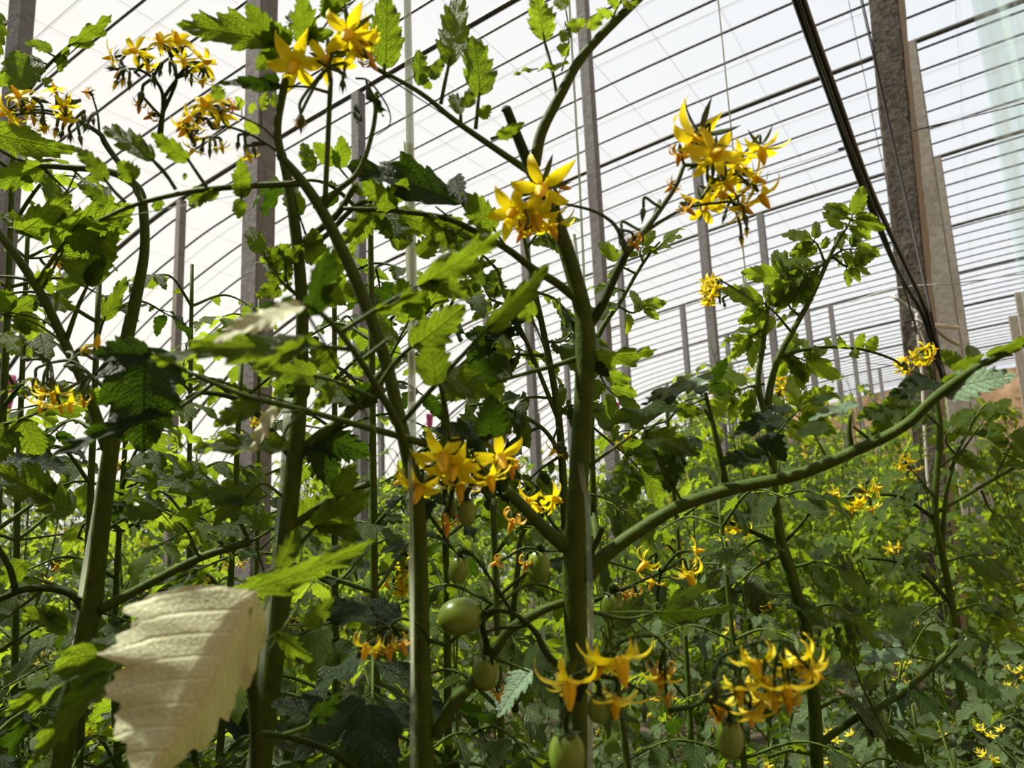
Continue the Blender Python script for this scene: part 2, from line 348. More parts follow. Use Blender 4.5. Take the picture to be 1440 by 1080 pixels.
# ------------------------------------------------------------------ hand-placed plants
class Plant:
    def __init__(s, name, label, base, d, group=None, cat='tomato plant', seed=1):
        s.base = np.array(base, float); s.root = tag(empty(name, base), label, cat, group)
        s.d = d; s.rng = random.Random(seed); s.stem = MB(); s.M0 = Matrix.Translation([-c for c in base])
    def P(s, p): # (x, y[, d]) -> world
        return at(p[0], p[1], p[2] if len(p) > 2 and p[2] else s.d)
    def line(s, pts, r, mb=None, mi=0, seg=10, k=6):
        """pts: (x,y[,d]); r in pixels: number, (r0,r1) or list"""
        W = np.array([s.P(p) for p in pts]); ds = np.array([(p[2] if len(p) > 2 else s.d) for p in pts])
        n = len(pts)
        r = [r]*n if isinstance(r, (int, float)) else (list(np.linspace(r[0], r[1], n)) if len(r) == 2 and n != 2 else list(r))
        A = spline(np.column_stack([W-s.base, np.array(r)*ds/F]), k)
        tube(mb or s.stem, A[:, :3], np.clip(A[:, 3], 1e-4, 1), seg, mi)
    def ground(s, pts, r):    # carry a stem on down to the soil
        p = s.P(pts[0]); q = s.base.copy(); 
        rr = r*(pts[0][2] if len(pts[0]) > 2 else s.d)/F
        A = spline([p-s.base, (p*.6+q*.4)*[1, 1, 1]-s.base, q-s.base-[0, 0, .02]], 5); tube(s.stem, A, rr, 10)
    def finish(s, mat=STEM):
        link('stem', s.stem.mesh('stem', [mat, STEMB, STEMD]), s.root)
    def leaf(s, stalk, blades, r=3, mat=LEAF, label=None):
        """one compound leaf: stalk pixel polyline + blades (x0,y0,x1,y1,w[,roll,curl,fold,d0,d1])"""
        mb = MB(); rng = s.rng
        if stalk: 
            for qi, q in enumerate(stalk if isinstance(stalk[0][0], (tuple, list)) else [stalk]): s.line(q, (r, r*.5) if qi == 0 else (r*.55, r*.4), mb, 1, 7, 5)
        for b in blades:
            x0, y0, x1, y1, w = b[:5]; roll = b[5] if len(b) > 5 and b[5] is not None else rng.uniform(-35, 35)
            curl = b[6] if len(b) > 6 and b[6] is not None else rng.uniform(-.2, .7)
            fold = b[7] if len(b) > 7 and b[7] is not None else rng.uniform(0, .4)
            d0 = b[8] if len(b) > 8 else (stalk[-1][2] if stalk and not isinstance(stalk[0][0], (tuple, list)) and len(stalk[-1]) > 2 else s.d)
            d1 = b[9] if len(b) > 9 else d0*(1+rng.uniform(-.04, .03))
            p, q = at(x0, y0, d0), at(x1, y1, d1)
            yd = q-p; L = np.linalg.norm(yd); yd /= L
            view = nrm(p-CAM); nd = -(view-yd*(view@yd)); nd = rot(nrm(nd), yd, math.radians(roll))
            # start tilted so that the bent blade ends at its tip
            xd = np.cross(yd, nd); y2 = rot(yd, xd, curl/2); n2 = rot(nd, xd, curl/2)
            big = L*F/d0 > 60
            leaflet(mb, p-s.base, y2, n2, L*(1+curl*curl/24), w*d0/F, rng, 44 if big else 26, 11 if big else 7, fold, curl, 0, teeth=rng.uniform(.25, .42))
        o = link('leaf', mb.mesh('leaf', [mat, STEM]), s.root)
        if label: o['label'] = label
        return o
    def comp(s, pts, size_px, pairs=3, mat=LEAF, r=2.5, up=None, seed=None, droop=.35, nt=20, ns=7):
        """generated compound leaf along the pixel polyline"""
        mb = MB(); rng = random.Random(seed) if seed is not None else s.rng
        W = [s.P(p)-s.base for p in pts]; d = pts[-1][2] if len(pts[-1]) > 2 else s.d
        if up is None:
            up = nrm(-nrm(s.P(pts[-1])-CAM)*rng.uniform(.3, 1.1)+np.array([rng.uniform(-.4, .4), rng.uniform(-.4, .4), rng.uniform(.3, 1.)]))
        compound(mb, W, r*d/F, size_px*d/F, rng, up, pairs, nt, ns, droop=droop)
        return link('leaf', mb.mesh('leaf', [mat, STEM]), s.root)
    def truss(s, stalk, items, r=3, mat=STEM, d=None, lines=()):
        """items: (x, y, r_px, type, (dx,dy,dz)) placed at depth d; pedicels grow from the nearest stalk point"""
        d = d or s.d; mb = MB(); rng = s.rng
        full = [tuple(p) if len(p) > 2 else (p[0], p[1], d) for p in stalk]
        s.line(full, (r, r*.6), mb, 0, 8, 6)
        nodes = [p for p in full[1:]]
        for q in lines:
            q = [tuple(p) if len(p) > 2 else (p[0], p[1], d) for p in q]; s.line(q, (r*.6, r*.4), mb, 0, 6, 5); nodes += q[1:]
        kids = []
        for it in items:
            x, y, rp, ty, dr = it[:5]; dd = d+(it[5] if len(it) > 5 else rng.uniform(-.015, .012)*(d/.5))
            p = at(x, y, dd)-s.base; z = nrm(cdir(dr)); sc = rp*dd/F
            nx = min(nodes, key=lambda q: (q[0]-x)**2+(q[1]-y)**2); a = at(*nx)-s.base
            L = np.linalg.norm(p-a); back = p-z*sc*(.1 if ty[0] == 'f' or ty == 'old' else 0)
            if ty == 'fruit': back = p+z*sc*(it[6] if len(it) > 6 else 1.0)*.95; bz = z
            else: bz = -z
            A = spline([a, a+(back-a)*.4+np.array([0, 0, L*.15]), back+bz*min(sc*.8, L*.35), back], 5)
            tube(mb, A, .0010*(d/.5) if ty != 'fruit' else .002*(d/.5), 6)
            kids.append((ty, p, z, sc, it))
        tr = link('flower_truss', mb.mesh('flower_truss', [mat]), s.root)
        for ty, p, z, sc, it in kids:
            if ty == 'fruit':
                asp = it[6] if len(it) > 6 else 1.0
                M = mtx(p, frame_z(z, rng.uniform(0, 6)), (sc, sc, sc*asp)); o = link('tomato', FRM, tr, Matrix(M.tolist()))
                link('calyx', CALM, tr, Matrix(M.tolist()))
            else:
                S = sc*1.15 if ty[0] == 'f' or ty == 'old' else sc*.85
                M = mtx(p, frame_z(z, rng.uniform(0, 6)), S)
                link('bud' if ty in ('bud', 'tip') else 'flower', FL[ty], tr, Matrix(M.tolist()))
        return tr
def base_under(x, y, d, dx=0, dy=0):
    p = at(x, y, d); return (float(p[0]+dx), float(p[1]+dy), 0.0)

# ------------------------------------------------------------------ the greenhouse
BAY = 2.37; Y0 = 3.86
PROF = [(-10.2, -1.3), (-9.9, -.5), (-9.5, .35), (-8.9, 1.15), (-8.0, 1.85), (-7.1, 2.33), (-6.2, 2.66), (-5.5, 2.84), (-4.4, 3.02), (-3.5, 3.14), (-2.6, 3.26), (-1.74, 3.36), (-.8, 3.44), (0, 3.50), (.8, 3.56), (1.8, 3.60), (2.65, 3.60)]
def arch_pts(y, dz=0, k=3):
    A = spline([(x, z) for x, z in PROF], k); return np.column_stack([A[:, 0], np.full(len(A), y), A[:, 1]+EYE+dz])
def roof_z(x):
    return float(np.interp(x, [p[0] for p in PROF], [p[1] for p in PROF]))+EYE
# soil, film roof, end wall
mb = MB(); g = 60
xs = np.linspace(-10.4, 2.7, g); ys = np.linspace(-2.7, 24.6, g); rg = random.Random(2)
V = [(x, y, .03*math.sin(x*4.2)*1+rg.uniform(-.012, .012)-.03) for y in ys for x in xs]
mb.add(V, [(i*g+j, i*g+j+1, (i+1)*g+j+1, (i+1)*g+j) for i in range(g-1) for j in range(g-1)])
tag(link('floor', mb.mesh('floor', [SOIL])), kind='structure')
mb = MB(); ar = arch_pts(0, .055, 3); n = len(ar); yy = np.linspace(-2.6, 24.3, 28); rg = random.Random(5)
V = [(a[0], y, a[2]+rg.uniform(0, .012)) for y in yy for a in ar]
mb.add(V, [(i*n+j, i*n+j+1, (i+1)*n+j+1, (i+1)*n+j) for i in range(27) for j in range(n-1)])
tag(link('ceiling', mb.mesh('ceiling', [FILM])), kind='structure')
mb = MB(); nx = 70; nz = 24; V = []; rg = random.Random(9)
for j in range(nz+1):
    for i in range(nx+1):
        x = -10.3+13.0*i/nx; top = roof_z(x)-.04; z = -.05+(top+.05)*j/nz
        V.append((x, 24.15+.06*math.sin(x*3+z*2)+rg.uniform(-.05, .05), z))
mb.add(V, [(j*(nx+1)+i, j*(nx+1)+i+1, (j+1)*(nx+1)+i+1, (j+1)*(nx+1)+i) for j in range(nz) for i in range(nx)])
tag(link('wall_end', mb.mesh('wall_end', [EARTH])), kind='structure')
mb = MB(); box(mb, (2.8, 11, 2.4), (.12, 0, 0), (0, 13.6, 0), (0, 0, 2.45)); tag(link('wall_right', mb.mesh('wall_right', [EARTH], False)), kind='structure')  # side wall out of view, set close in to darken the right-front side

mb = MB(); nx = 40; V = []
for j in range(13):
    for i in range(nx+1):
        x = -10.2+12.9*i/nx; z = -.05+(roof_z(x)+.02)*j/12; V.append((x, -2.62+.03*math.sin(x*5+z*3), z))
mb.add(V, [(j*(nx+1)+i, j*(nx+1)+i+1, (j+1)*(nx+1)+i+1, (j+1)*(nx+1)+i) for j in range(12) for i in range(nx)])
tag(link('wall_near_unseen', mb.mesh('wall_near_unseen', [EARTH])), kind='structure')  # end wall behind the camera, unseen, added to cut the front fill light

def bar(name, pts, r, m, label, cat, group=None, seg=6):
    o = np.mean(np.asarray(pts, float), axis=0); mb = MB(); tube(mb, np.asarray(pts)-o, r, seg)
    ob = link(name, mb.mesh(name, [m])); ob.location = o
    return tag(ob, label, cat, group)
pp = rr = ww = None
def arch(proto, name, y, r, m, label, cat, group, dz=0):
    if proto is None:
        mb = MB(); tube(mb, arch_pts(0, dz), r, 6); o = link(name, mb.mesh(name, [m]))
    else: o = proto.copy(); C.objects.link(o)
    o.location = (0, y, 0); return tag(o, label, cat, group)
for k in range(-2, 9):
    yk = Y0+BAY*k
    if yk > 24: break
    o = arch(pp, 'arch_pipe', yk, .021, PIPE, 'thick dark arched roof pipe carried on a row of concrete posts', 'roof pipe', 'thick roof arches resting on the posts'); pp = pp or o
    for j in range(6):
        y = yk+(.16, .50, .90, 1.29, 1.66, 2.03)[j]
        if y > 24: break
        o = arch(rr, 'roof_rod', y, .0095, ROD, 'thin dark arched roof rod running between two thicker roof pipes', 'roof rod', 'thin roof rods between the thick arches', .012); rr = rr or o
    for y in (yk+.7, yk+1.1, yk+1.84):
        if y > 24: break
        o = arch(ww, 'film_wire', y, .0032, WIRE, 'faint grey wire arched over the outside of the film roof', 'wire', 'faint wires over the film', .075); ww = ww or o
lw = None
for k in range(26):
    x = -9.3+k*.48
    if lw is None:
        mb = MB(); tube(mb, [(0, -2.4, 0), (0, 24, 0)], .0014, 5); lw = o = link('lengthwise_wire', mb.mesh('lengthwise_wire', [WIRE]))
    else: o = lw.copy(); C.objects.link(o)
    o.location = (x, 0, roof_z(x)+.10); tag(o, 'hair-thin wire running lengthwise over the film roof', 'wire', 'hair-thin lengthwise wires on the roof')

def post(x, y, h, w, dp, yaw, m, label, group=None, seed=0, chips=0, lean=(0, 0), side=None):
    """tapered square concrete post with worn arrises"""
    rg = random.Random(seed); mb = MB(); n = 46; prof = []
    cr = .12
    ring = [(-1+cr, -1), (0, -1.0), (1-cr, -1), (1, -1+cr), (1, 0), (1, 1-cr), (1-cr, 1), (0, 1), (-1+cr, 1), (-1, 1-cr), (-1, 0), (-1, -1+cr)]
    V = []
    for i in range(n+1):
        z = -.15+(h+.15)*i/n
        for a, b in ring:
            j = rg.uniform(-1, 1)*chips
            X = a*w/2*(1+j); Yy = b*dp/2*(1+rg.uniform(-1, 1)*chips)
            c, s = math.cos(yaw), math.sin(yaw); V.append((c*X-s*Yy+lean[0]*z, s*X+c*Yy+lean[1]*z, z))
    q = 12
    Fc = [(i*q+s, i*q+(s+1) % q, (i+1)*q+(s+1) % q, (i+1)*q+s) for i in range(n) for s in range(q)]
    V.append((lean[0]*h, lean[1]*h, h)); e = n*q; c0 = len(V)-1
    for s in range(0, q, 2): Fc.append((c0, e+s, e+s+1, e+(s+2) % q))
    mb.add(V, Fc)
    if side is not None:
        mb.m = [np.array([1 if (i < n*q and i % q in (3, 4)) else 0 for i in range(len(Fc))])]  # right-hand faces take the paler material, standing for light on that side
    o = link('concrete_post', mb.mesh('concrete_post', [m, side or m], False)); o.location = (x, y, 0)
    return tag(o, label, 'post', group)
ROWS = {'M': -1.75, 'L': -3.5, 'N': -5.5, 'R': .03, 'Q': -7.4}
fargrp = 'distant concrete posts in receding rows'
farlab = 'slim grey concrete post in the distance, one of the receding rows'
def grid(row, k, w, label, m=CONCG, group=None, seed=0, dx=0, yaw=0.0):
    x = ROWS[row]+dx; y = Y0+BAY*k; return post(x, y, roof_z(x)-.02, w, w, yaw, m, label, group, seed, .01)
grid('M', -1, .070, 'dark grey post behind the tall stems left of centre, top out of frame', CONCG, None, 11)
grid('M', 0, .064, 'tall grey concrete post rising out of frame just right of the middle plant', CONCG, None, 12, dx=.06)
grid('M', 1, .075, 'grey concrete post behind the round yellow flower cluster, right of centre')
grid('M', 2, .075, 'grey post just left of the tall bright plant, its top under a thick pipe')
grid('L', 0, .075, 'grey concrete post with its top beside the curled leaves, upper middle of the frame')
grid('L', 1, .075, 'grey post mostly hidden by leaves between the two central stems')
grid('L', 2, .075, 'slender grey post with visible top, standing alone left of the yellow round flower cluster')
grid('N', 0, .062, 'grey concrete post with its flat top visible behind the thin green branch, left side', CONCL, None, 13)
grid('N', 1, .075, 'grey concrete post hidden low behind leaves left of the central stems')
grid('R', 1, .15, 'smooth pale concrete post directly behind the big rough post', CONCL, None, 14, dx=-.09)
grid('R', 2, .11, 'second smooth post behind the big rough post, only its right edge showing', CONCL, None, 15, dx=-.0)
for row, ks in (('M', range(3, 8)), ('L', range(3, 8)), ('N', range(2, 8)), ('Q', range(1, 7)), ('R', range(3, 8))):
    for k in ks: grid(row, k, .075, farlab, CONCG, fargrp, 30+k)
# big post at the left edge and the rough post at the right
p = at(8, 300, 2.7); post(p[0], p[1], roof_z(p[0])-.02,   .062, .062, .3, CONCG, 'dark weathered concrete post at the left edge of the frame', None, 21, .015)
p = at(1246, 0, 3.45); q = at(1322, 760, 3.5); sl = (p-q)/(p[2]-q[2]); b0 = q-sl*q[2]; MAINP = b0
post(b0[0], b0[1], roof_z(p[0])-.02, .125, .12, math.radians(-10), CONC, 'big rough pitted concrete post on the right with white rope tied round it', None, 22, .05, (sl[0], sl[1]), CONCL)  # rough dark front; smoother right face painted paler as if lit
for (px, py, d, lab) in ((1434, 412, 8.2, 'grey post at the right edge in front of the earth wall, taller of the pair'), (1424, 445, 10.0, 'grey post at the right edge in front of the earth wall, shorter of the pair')):
    p = at(px, py, d); post(p[0], p[1], p[2], .10, .10, 0, CONCL, lab, None, 23, .01)

# cables beside the rough post
def curve_thing(name, pts, r, m, label, cat, seg=7, parent=None, flat=1, group=None, k=8, reach=None):
    W = np.array([at(*p) for p in pts])
    if reach == 'roof': a = nrm(W[0]-W[1]); q0 = W[0]+a*.35+np.array([0, 0, .12]); zt = roof_z(q0[0])-.03; W = np.vstack([[[q0[0], q0[1]-.1, zt], [q0[0], q0[1]-.06, q0[2]+(zt-q0[2])*.66], [q0[0], q0[1]-.03, q0[2]+(zt-q0[2])*.33], q0], W])
    if reach == 'wall': a = nrm(W[-1]-W[-2]); t = (2.67-W[-1][0])/max(a[0], .05); W = np.vstack([W, [W[-1]+a*t*(i+1)/4 for i in range(4)]])
    o = W.mean(axis=0); mb = MB()
    A = spline(W-o, k); tube(mb, A, r, seg, flat=flat); ob = link(name, mb.mesh(name, [m])); ob.location = o
    return tag(ob, label, cat, group)
curve_thing('black_cable', [(1104, -45, 1.75), (1165, 130, 2.1), (1215, 270, 2.5), (1262, 380, 2.95), (1298, 445, 3.25), (1318, 510, 3.3), (1330, 540, 3.36)], .0085, CABLE, 'black cable sloping down to the rough post, left one of the pair', 'cable', reach='roof')
curve_thing('black_cable', [(1114, -45, 1.75), (1175, 130, 2.1), (1226, 270, 2.5), (1272, 370, 2.9), (1303, 440, 3.22), (1325, 530, 3.32), (1332, 548, 3.36)], .0095, CABLE, 'black cable sloping down to the rough post, right one of the pair', 'cable', reach='roof')
curve_thing('thin_cable', [(1109, -45, 1.74), (1172, 140, 2.1), (1218, 262, 2.45), (1268, 395, 3.0), (1290, 470, 3.2)], .004, CABLE, 'thin black cable lying between the two thicker black cables', 'cable', reach='roof')
curve_thing('tie_wire', [(1180, 210, 2.25), (1222, 198, 2.9), (1300, 180, 3.3), (1440, 145, 3.0), (1500, 128, 2.9)], .0038, CABLE, 'single dark wire crossing in front of the rough post high up', 'wire', reach='wall')
curve_thing('tie_wire', [(1000, 268, 5.2), (1100, 240, 4.6), (1200, 206, 4.0), (1252, 188, 3.62)], .0042, ROD, 'dark wire running from the rough post to the left under the roof', 'wire')
curve_thing('tie_wire', [(1195, 425, 3.6), (1262, 405, 3.42), (1345, 398, 3.38), (1440, 385, 3.5), (1500, 378, 3.6)], .003, WIRE, 'pale thin wire crossing the rough post just above the white rope', 'wire', reach='wall')
# white rope
ro = empty('white_rope', at(1290, 440, 3.36)); tag(ro, 'white plastic rope knotted round the rough concrete post', 'rope'); ob = np.array(ro.location)
def rp(nm, pts, r, flat=.5):
    mb = MB(); W = np.array([at(*p) for p in pts])-ob; tube(mb, spline(W, 6), r, 7, flat=flat); link(nm, mb.mesh(nm, [ROPE]), ro)
rp('wrap', [(1252, 415, 3.46), (1258, 418, 3.38), (1275, 430, 3.36), (1289, 440, 3.33)], .009)
rp('wrap', [(1289, 440, 3.33), (1310, 457, 3.31), (1330, 475, 3.33), (1350, 486, 3.5)], .008)
rp('wrap', [(1307, 457, 3.33), (1325, 459, 3.36), (1347, 461, 3.52)], .010)
rp('hanging_end', [(1289, 440, 3.32), (1291, 470, 3.31), (1296, 520, 3.3), (1300, 600, 3.28), (1306, 700, 3.27)], .007, .4)
rp('hanging_end', [(1291, 442, 3.32), (1297, 470, 3.31), (1310, 500, 3.3), (1330, 500, 3.3)], .006, .5)
rp('knot', [(1284, 455, 3.31), (1289, 450, 3.30), (1297, 456, 3.29), (1291, 462, 3.3), (1284, 457, 3.31)], .007, 1)

# hanging curtain film at the right
cp = at(1392, 200, 5.2); mb = MB(); nx = 60; nz = 14; V = []
for j in range(nz+1):
    for i in range(nx+1):
        x = cp[0]+2.1*i/nx; z = 2.15+(roof_z(x)-2.17)*j/nz
        V.append((x, 5.35+.06*math.sin(i*1.1+j*.1)+.05*math.sin(i*.47), z))
mb.add(V, [(j*(nx+1)+i, j*(nx+1)+i+1, (j+1)*(nx+1)+i+1, (j+1)*(nx+1)+i) for j in range(nz) for i in range(nx)])
tag(link('hanging_curtain', mb.mesh('hanging_curtain', [CURT])), 'greenish clear plastic curtain hanging in folds at the upper right', 'curtain')
# boards on the soil at the right edge
for i in range(4):
    mb = MB(); box(mb, (0, 0, 0), (.75, 0, 0), (0, .09, 0), (0, 0, .02)); p = at(1470, 800, 10)
    o = link('wooden_board', mb.mesh('wooden_board', [WOOD], False)); o.location = (p[0]+.05*i, p[1]+.05*i, .045+i*.052); o.rotation_euler = (0, 0, .1*i)
    tag(o, 'brown board low at the right edge, %s' % ('bottom one of the stack', 'second from the bottom of the stack', 'second from the top of the stack', 'top one of the stack')[i], 'board', 'boards stacked at the right edge')
# pink cloths far behind
for (x, y, d, w, h, lab) in ((8, 560, 5.6, .10, .34, 'pink cloth hanging behind the leaves at the far left edge'), (604, 592, 8.3, .07, .16, 'small pink rag behind the middle leaves'), (868, 575, 8.6, .07, .16, 'small pink rag tied low behind the post right of centre'), (1016, 588, 8.8, .11, .3, 'pink cloth hanging below the post under the round flower cluster')):
    p = at(x, y, d); mb = MB(); V = []
    for j in range(9):
        for i in range(7):
            u = i/6-.5; v = j/8; V.append((u*w*(1-.2*v), .025*math.sin(u*14+v*3), (v-.5)*-h))
    mb.add(V, [(j*7+i, j*7+i+1, (j+1)*7+i+1, (j+1)*7+i) for j in range(8) for i in range(6)])
    o = link('cloth_rag', mb.mesh('cloth_rag', [PINK])); o.location = p; o.rotation_euler = (0, 0, .6); sd = o.modifiers.new('thick', 'SOLIDIFY'); sd.thickness = .004
    tag(o, lab, 'cloth')

# plant strings: ribbons that rise straight to the roof
def string(pts, w, label, up=True):
    W = [at(*p) for p in pts]
    if up:
        t = W[0]; W = [np.array([t[0], t[1], roof_z(t[0])-.01])]+W
    W = np.array(W); o = W.mean(axis=0); A = spline(W-o, 8); mb = MB(); V = []; n = len(A)
    cx = nrm(np.cross(A[-1]-A[0], (A.mean(axis=0)+o-CAM)))
    rg = random.Random(len(label))
    for i, p in enumerate(A):
        a = .8*math.sin(i*.23+rg.random()*.1); s = rot(cx, nrm(A[-1]-A[0]), a)*w/2; nn = nrm(np.cross(s, A[-1]-A[0]))*w*.06
        V += [p-s+nn, p+s+nn, p+s-nn, p-s-nn]
    mb.add(V, [(i*4+j, i*4+(j+1) % 4, (i+1)*4+(j+1) % 4, (i+1)*4+j) for i in range(n-1) for j in range(4)])
    ob = link('plant_string', mb.mesh('plant_string', [TWINE])); ob.location = o; tag(ob, label, 'string', 'white strings holding up the plants')
string([(574, 60, .62), (574, 200, .62), (576, 330, .62), (578, 420, .62), (580, 700, .6)], .0075, 'wide clear white plastic ribbon hanging straight down through the middle leaves')
string([(804, 60, .8), (806, 330, .8), (800, 420, .8)], .003, 'thin white string hanging just left of the tall middle post')
string([(1040, 300, 1.6), (1044, 380, 1.6), (1050, 470, 1.6)], .004, 'knotted thin white string beside the round yellow flower cluster')
string([(148, 640, .56), (131, 740, .56), (112, 860, .56), (97, 985, .56), (85, 1090, .56)], .0055, 'flat white ribbon along the left side of the leftmost thick stem', False)
string([(405, 560, .5), (397, 685, .5), (388, 775, .5), (376, 870, .5), (366, 970, .5), (350, 1090, .5)], .005, 'flat white ribbon along the second thick stem from the left', False)
string([(816, 650, .452), (822, 690, .44), (826, 700, .437), (829, 800, .437), (831, 900, .437), (830, 1090, .437)], .0036, 'cream ribbon twisted against the right side of the main middle stem', False)
string([(577, 640, .41), (578, 740, .405), (579, 860, .405), (580, 980, .405), (580, 1090, .405)], .0026, 'narrow pale ribbon on the stem left of the round green tomato', False)

# ------------------------------------------------------------------ foreground plants
# ---- middle plant
D = Plant('tomato_plant', 'main middle tomato plant with thick pale-sided stem, cut stub and truss reaching right', base_under(812, 1090, .46), .46, seed=3)
D.ground([(812, 1120)], 16)
D.line([(812, 1125), (811, 1000), (810, 900), (808, 800), (810, 740), (816, 640), (821, 560), (824, 490), (820, 440), (805, 380), (787, 325), (768, 275), (745, 235)], [16, 16, 16.5, 17, 15, 14, 14, 15, 13, 12, 11, 10.5, 10], seg=14, k=8)
D.line([(747, 240), (730, 198), (712, 152)], (8, 6.5), mi=2)
D.line([(712, 155), (711, 150)], (7.5, 5), mi=2)
D.line([(752, 232), (762, 185), (790, 130), (815, 85), (850, 45), (915, -18)], (8.5, 6))
D.line([(822, 812), (850, 782), (900, 745), (960, 710), (1040, 685), (1120, 668, .455), (1200, 635, .45), (1270, 600, .44), (1320, 555, .43), (1372, 518, .42), (1450, 478, .41)], [13, 10.5, 9.5, 9, 8.5, 8.5, 8, 7.5, 7, 6, 5], seg=12)
D.line([(805, 775), (775, 752), (745, 722), (712, 688)], [12, 10, 8.5, 8.5], seg=12)
D.line([(808, 418), (780, 396), (750, 378), (713, 350), (673, 328), (627, 307), (557, 297), (483, 293)], (6.5, 3))
D.line([(824, 790), (840, 760), (848, 742)], (5, 3.5), mi=2)
D.line([(800, 845), (770, 855), (745, 868), (715, 888), (690, 925), (660, 965), (607, 1032)], [6, 6, 7, 7, 7.5, 8, 8])
D.line([(822, 470), (845, 432), (866, 385), (882, 352)], (7, 6), mi=2)
D.line([(824, 660), (850, 640), (905, 600)], (3, 2), mi=0)
D.finish()
D.leaf([[(742, 240), (705, 215), (640, 170), (590, 130), (522, 92)], [(620, 146), (627, 110), (634, 78)], [(669, 181), (672, 150), (674, 130)], [(541, 105), (540, 90)], [(648, 172), (648, 160)], [(690, 196), (700, 192)]],
 [(541, 92, 543, -12, 62, 15, .3), (634, 88, 646, -14, 58, -20, .3), (674, 131, 664, 50, 66, 25, .4), (588, 118, 590, 70, 40, 30), (590, 108, 608, 124, 24), (648, 160, 636, 132, 28), (655, 150, 668, 120, 26), (700, 193, 738, 172, 26, 20), (676, 165, 690, 148, 24, 0), (606, 110, 625, 80, 24)], r=5.5)
D.leaf([[(784, 140), (775, 90), (762, 45)], [(790, 100), (800, 60), (795, 30)], [(802, 50), (795, 10)]],
 [(765, 55, 752, -12, 52, 20, .2), (757, 98, 720, 108, 12, 60), (800, 72, 782, 66, 26), (796, 45, 790, 60, 24), (800, 40, 826, 28, 26), (800, 5, 778, -5, 30), (826, 40, 850, 20, 22), (800, 90, 755, 100, 18, 55)], r=2.5, mat=LEAFY)
D.leaf([[(860, 30), (868, 10), (880, -10)], [(866, 30), (850, 10)]], [(868, 12, 850, -6, 20), (860, 22, 838, 12, 16), (876, 6, 900, 2, 18)], r=2, mat=LEAFY)
D.leaf([[(700, 346), (670, 306), (645, 282)], [(690, 335), (680, 310)], [(640, 312), (612, 290)], [(560, 297), (552, 278)], [(655, 318), (640, 330)]],
 [(640, 284, 486, 234, 78, 38, .5, .3), (640, 250, 655, 288, 40, 20)], r=3, mat=LEAFD)
D.leaf([[(713, 350), (700, 330), (692, 318)], [(673, 330), (650, 340)]], [(694, 322, 648, 272, 56, 20, .6), (556, 292, 508, 256, 46, 10), (552, 282, 572, 250, 36), (610, 308, 690, 345, 40, -35), (600, 305, 640, 350, 42, 25), (520, 300, 480, 345, 40), (640, 330, 600, 345, 30)], r=2.5)
D.leaf([[(815, 503), (780, 514), (740, 525), (680, 542), (650, 552)], [(770, 516), (766, 490), (745, 440)], [(720, 530), (712, 500)]], [(748, 446, 702, 408, 44, 20, .7), (712, 505, 706, 470, 34), (650, 552, 612, 560, 30), (700, 536, 690, 575, 36)], r=4)
D.leaf([(826, 500), (838, 500)], [(834, 502, 924, 491, 44, 38, .25, .5)], r=3)
D.leaf([[(838, 505), (850, 520)]], [(838, 512, 858, 530, 22, 0)], r=2, mat=LEAFD)
D.leaf([[(1020, 678), (1008, 620), (992, 552)], [(1000, 590), (990, 575)]], [(998, 535, 1022, 502, 34, 40), (992, 545, 900, 570, 34, 62, .3, .1), (1000, 540, 1030, 548, 24, 30)], r=5.5, mat=LEAFD)
D.leaf([[(992, 560), (960, 575)]], [(1000, 530, 905, 562, 24, 25, .1, .1, .44, .40)], r=2, mat=LEAFG)
D.leaf([[(943, 692), (925, 645), (907, 608)], [(907, 608), (930, 590)]], [(955, 572, 848, 606, 52, 48, .5), (905, 612, 985, 640, 56, -30, .6), (950, 575, 990, 580, 30)], r=4)
D.leaf([[(960, 708), (935, 660), (905, 600)], [(935, 660), (950, 640)]], [(950, 625, 935, 690, 58, 15, .3), (985, 620, 960, 640, 34)], r=2.5, mat=LEAFD)
D.leaf([[(1090, 668), (1080, 640), (1062, 615)]], [(1100, 590, 1032, 612, 50, 42, .5), (1075, 612, 1105, 650, 44, -20), (1110, 572, 1058, 590, 30, 50), (1075, 640, 1010, 655, 44, 35)], r=3.5, mat=LEAFD)
D.leaf([[(1197, 632), (1194, 605), (1196, 582)]], [(1204, 568, 1136, 592, 28, 40, .3, .1, .445, .43)], r=5, mat=LEAFG)
D.leaf([[(1225, 620), (1200, 600)], [(1160, 640), (1145, 610)]], [(1250, 575, 1205, 590, 36, 30), (1270, 560, 1225, 615, 46, 10, .2), (1180, 560, 1120, 575, 28, 50), (1165, 600, 1118, 612, 34, 40)], r=3)
D.leaf([[(1270, 600), (1268, 575)]], [(1320, 540, 1245, 560, 34, 45), (1300, 530, 1262, 545, 24, 20), (1290, 575, 1250, 590, 26, -30)], r=3, mat=LEAFD)
D.leaf([(1325, 550, .43), (1335, 545, .43)], [(1330, 549, 1430, 528, 58, -25, .3, .1, .43, .40)], r=4, mat=LEAFG)
D.leaf([(1345, 540, .43), (1350, 530, .43)], [(1350, 515, 1322, 492, 30, 0), (1372, 505, 1360, 485, 24, 20), (1390, 500, 1450, 470, 34, 45, .2, .3, .42, .4), (1340, 520, 1385, 498, 26, 40), (1325, 535, 1375, 520, 20, 50)], r=3)
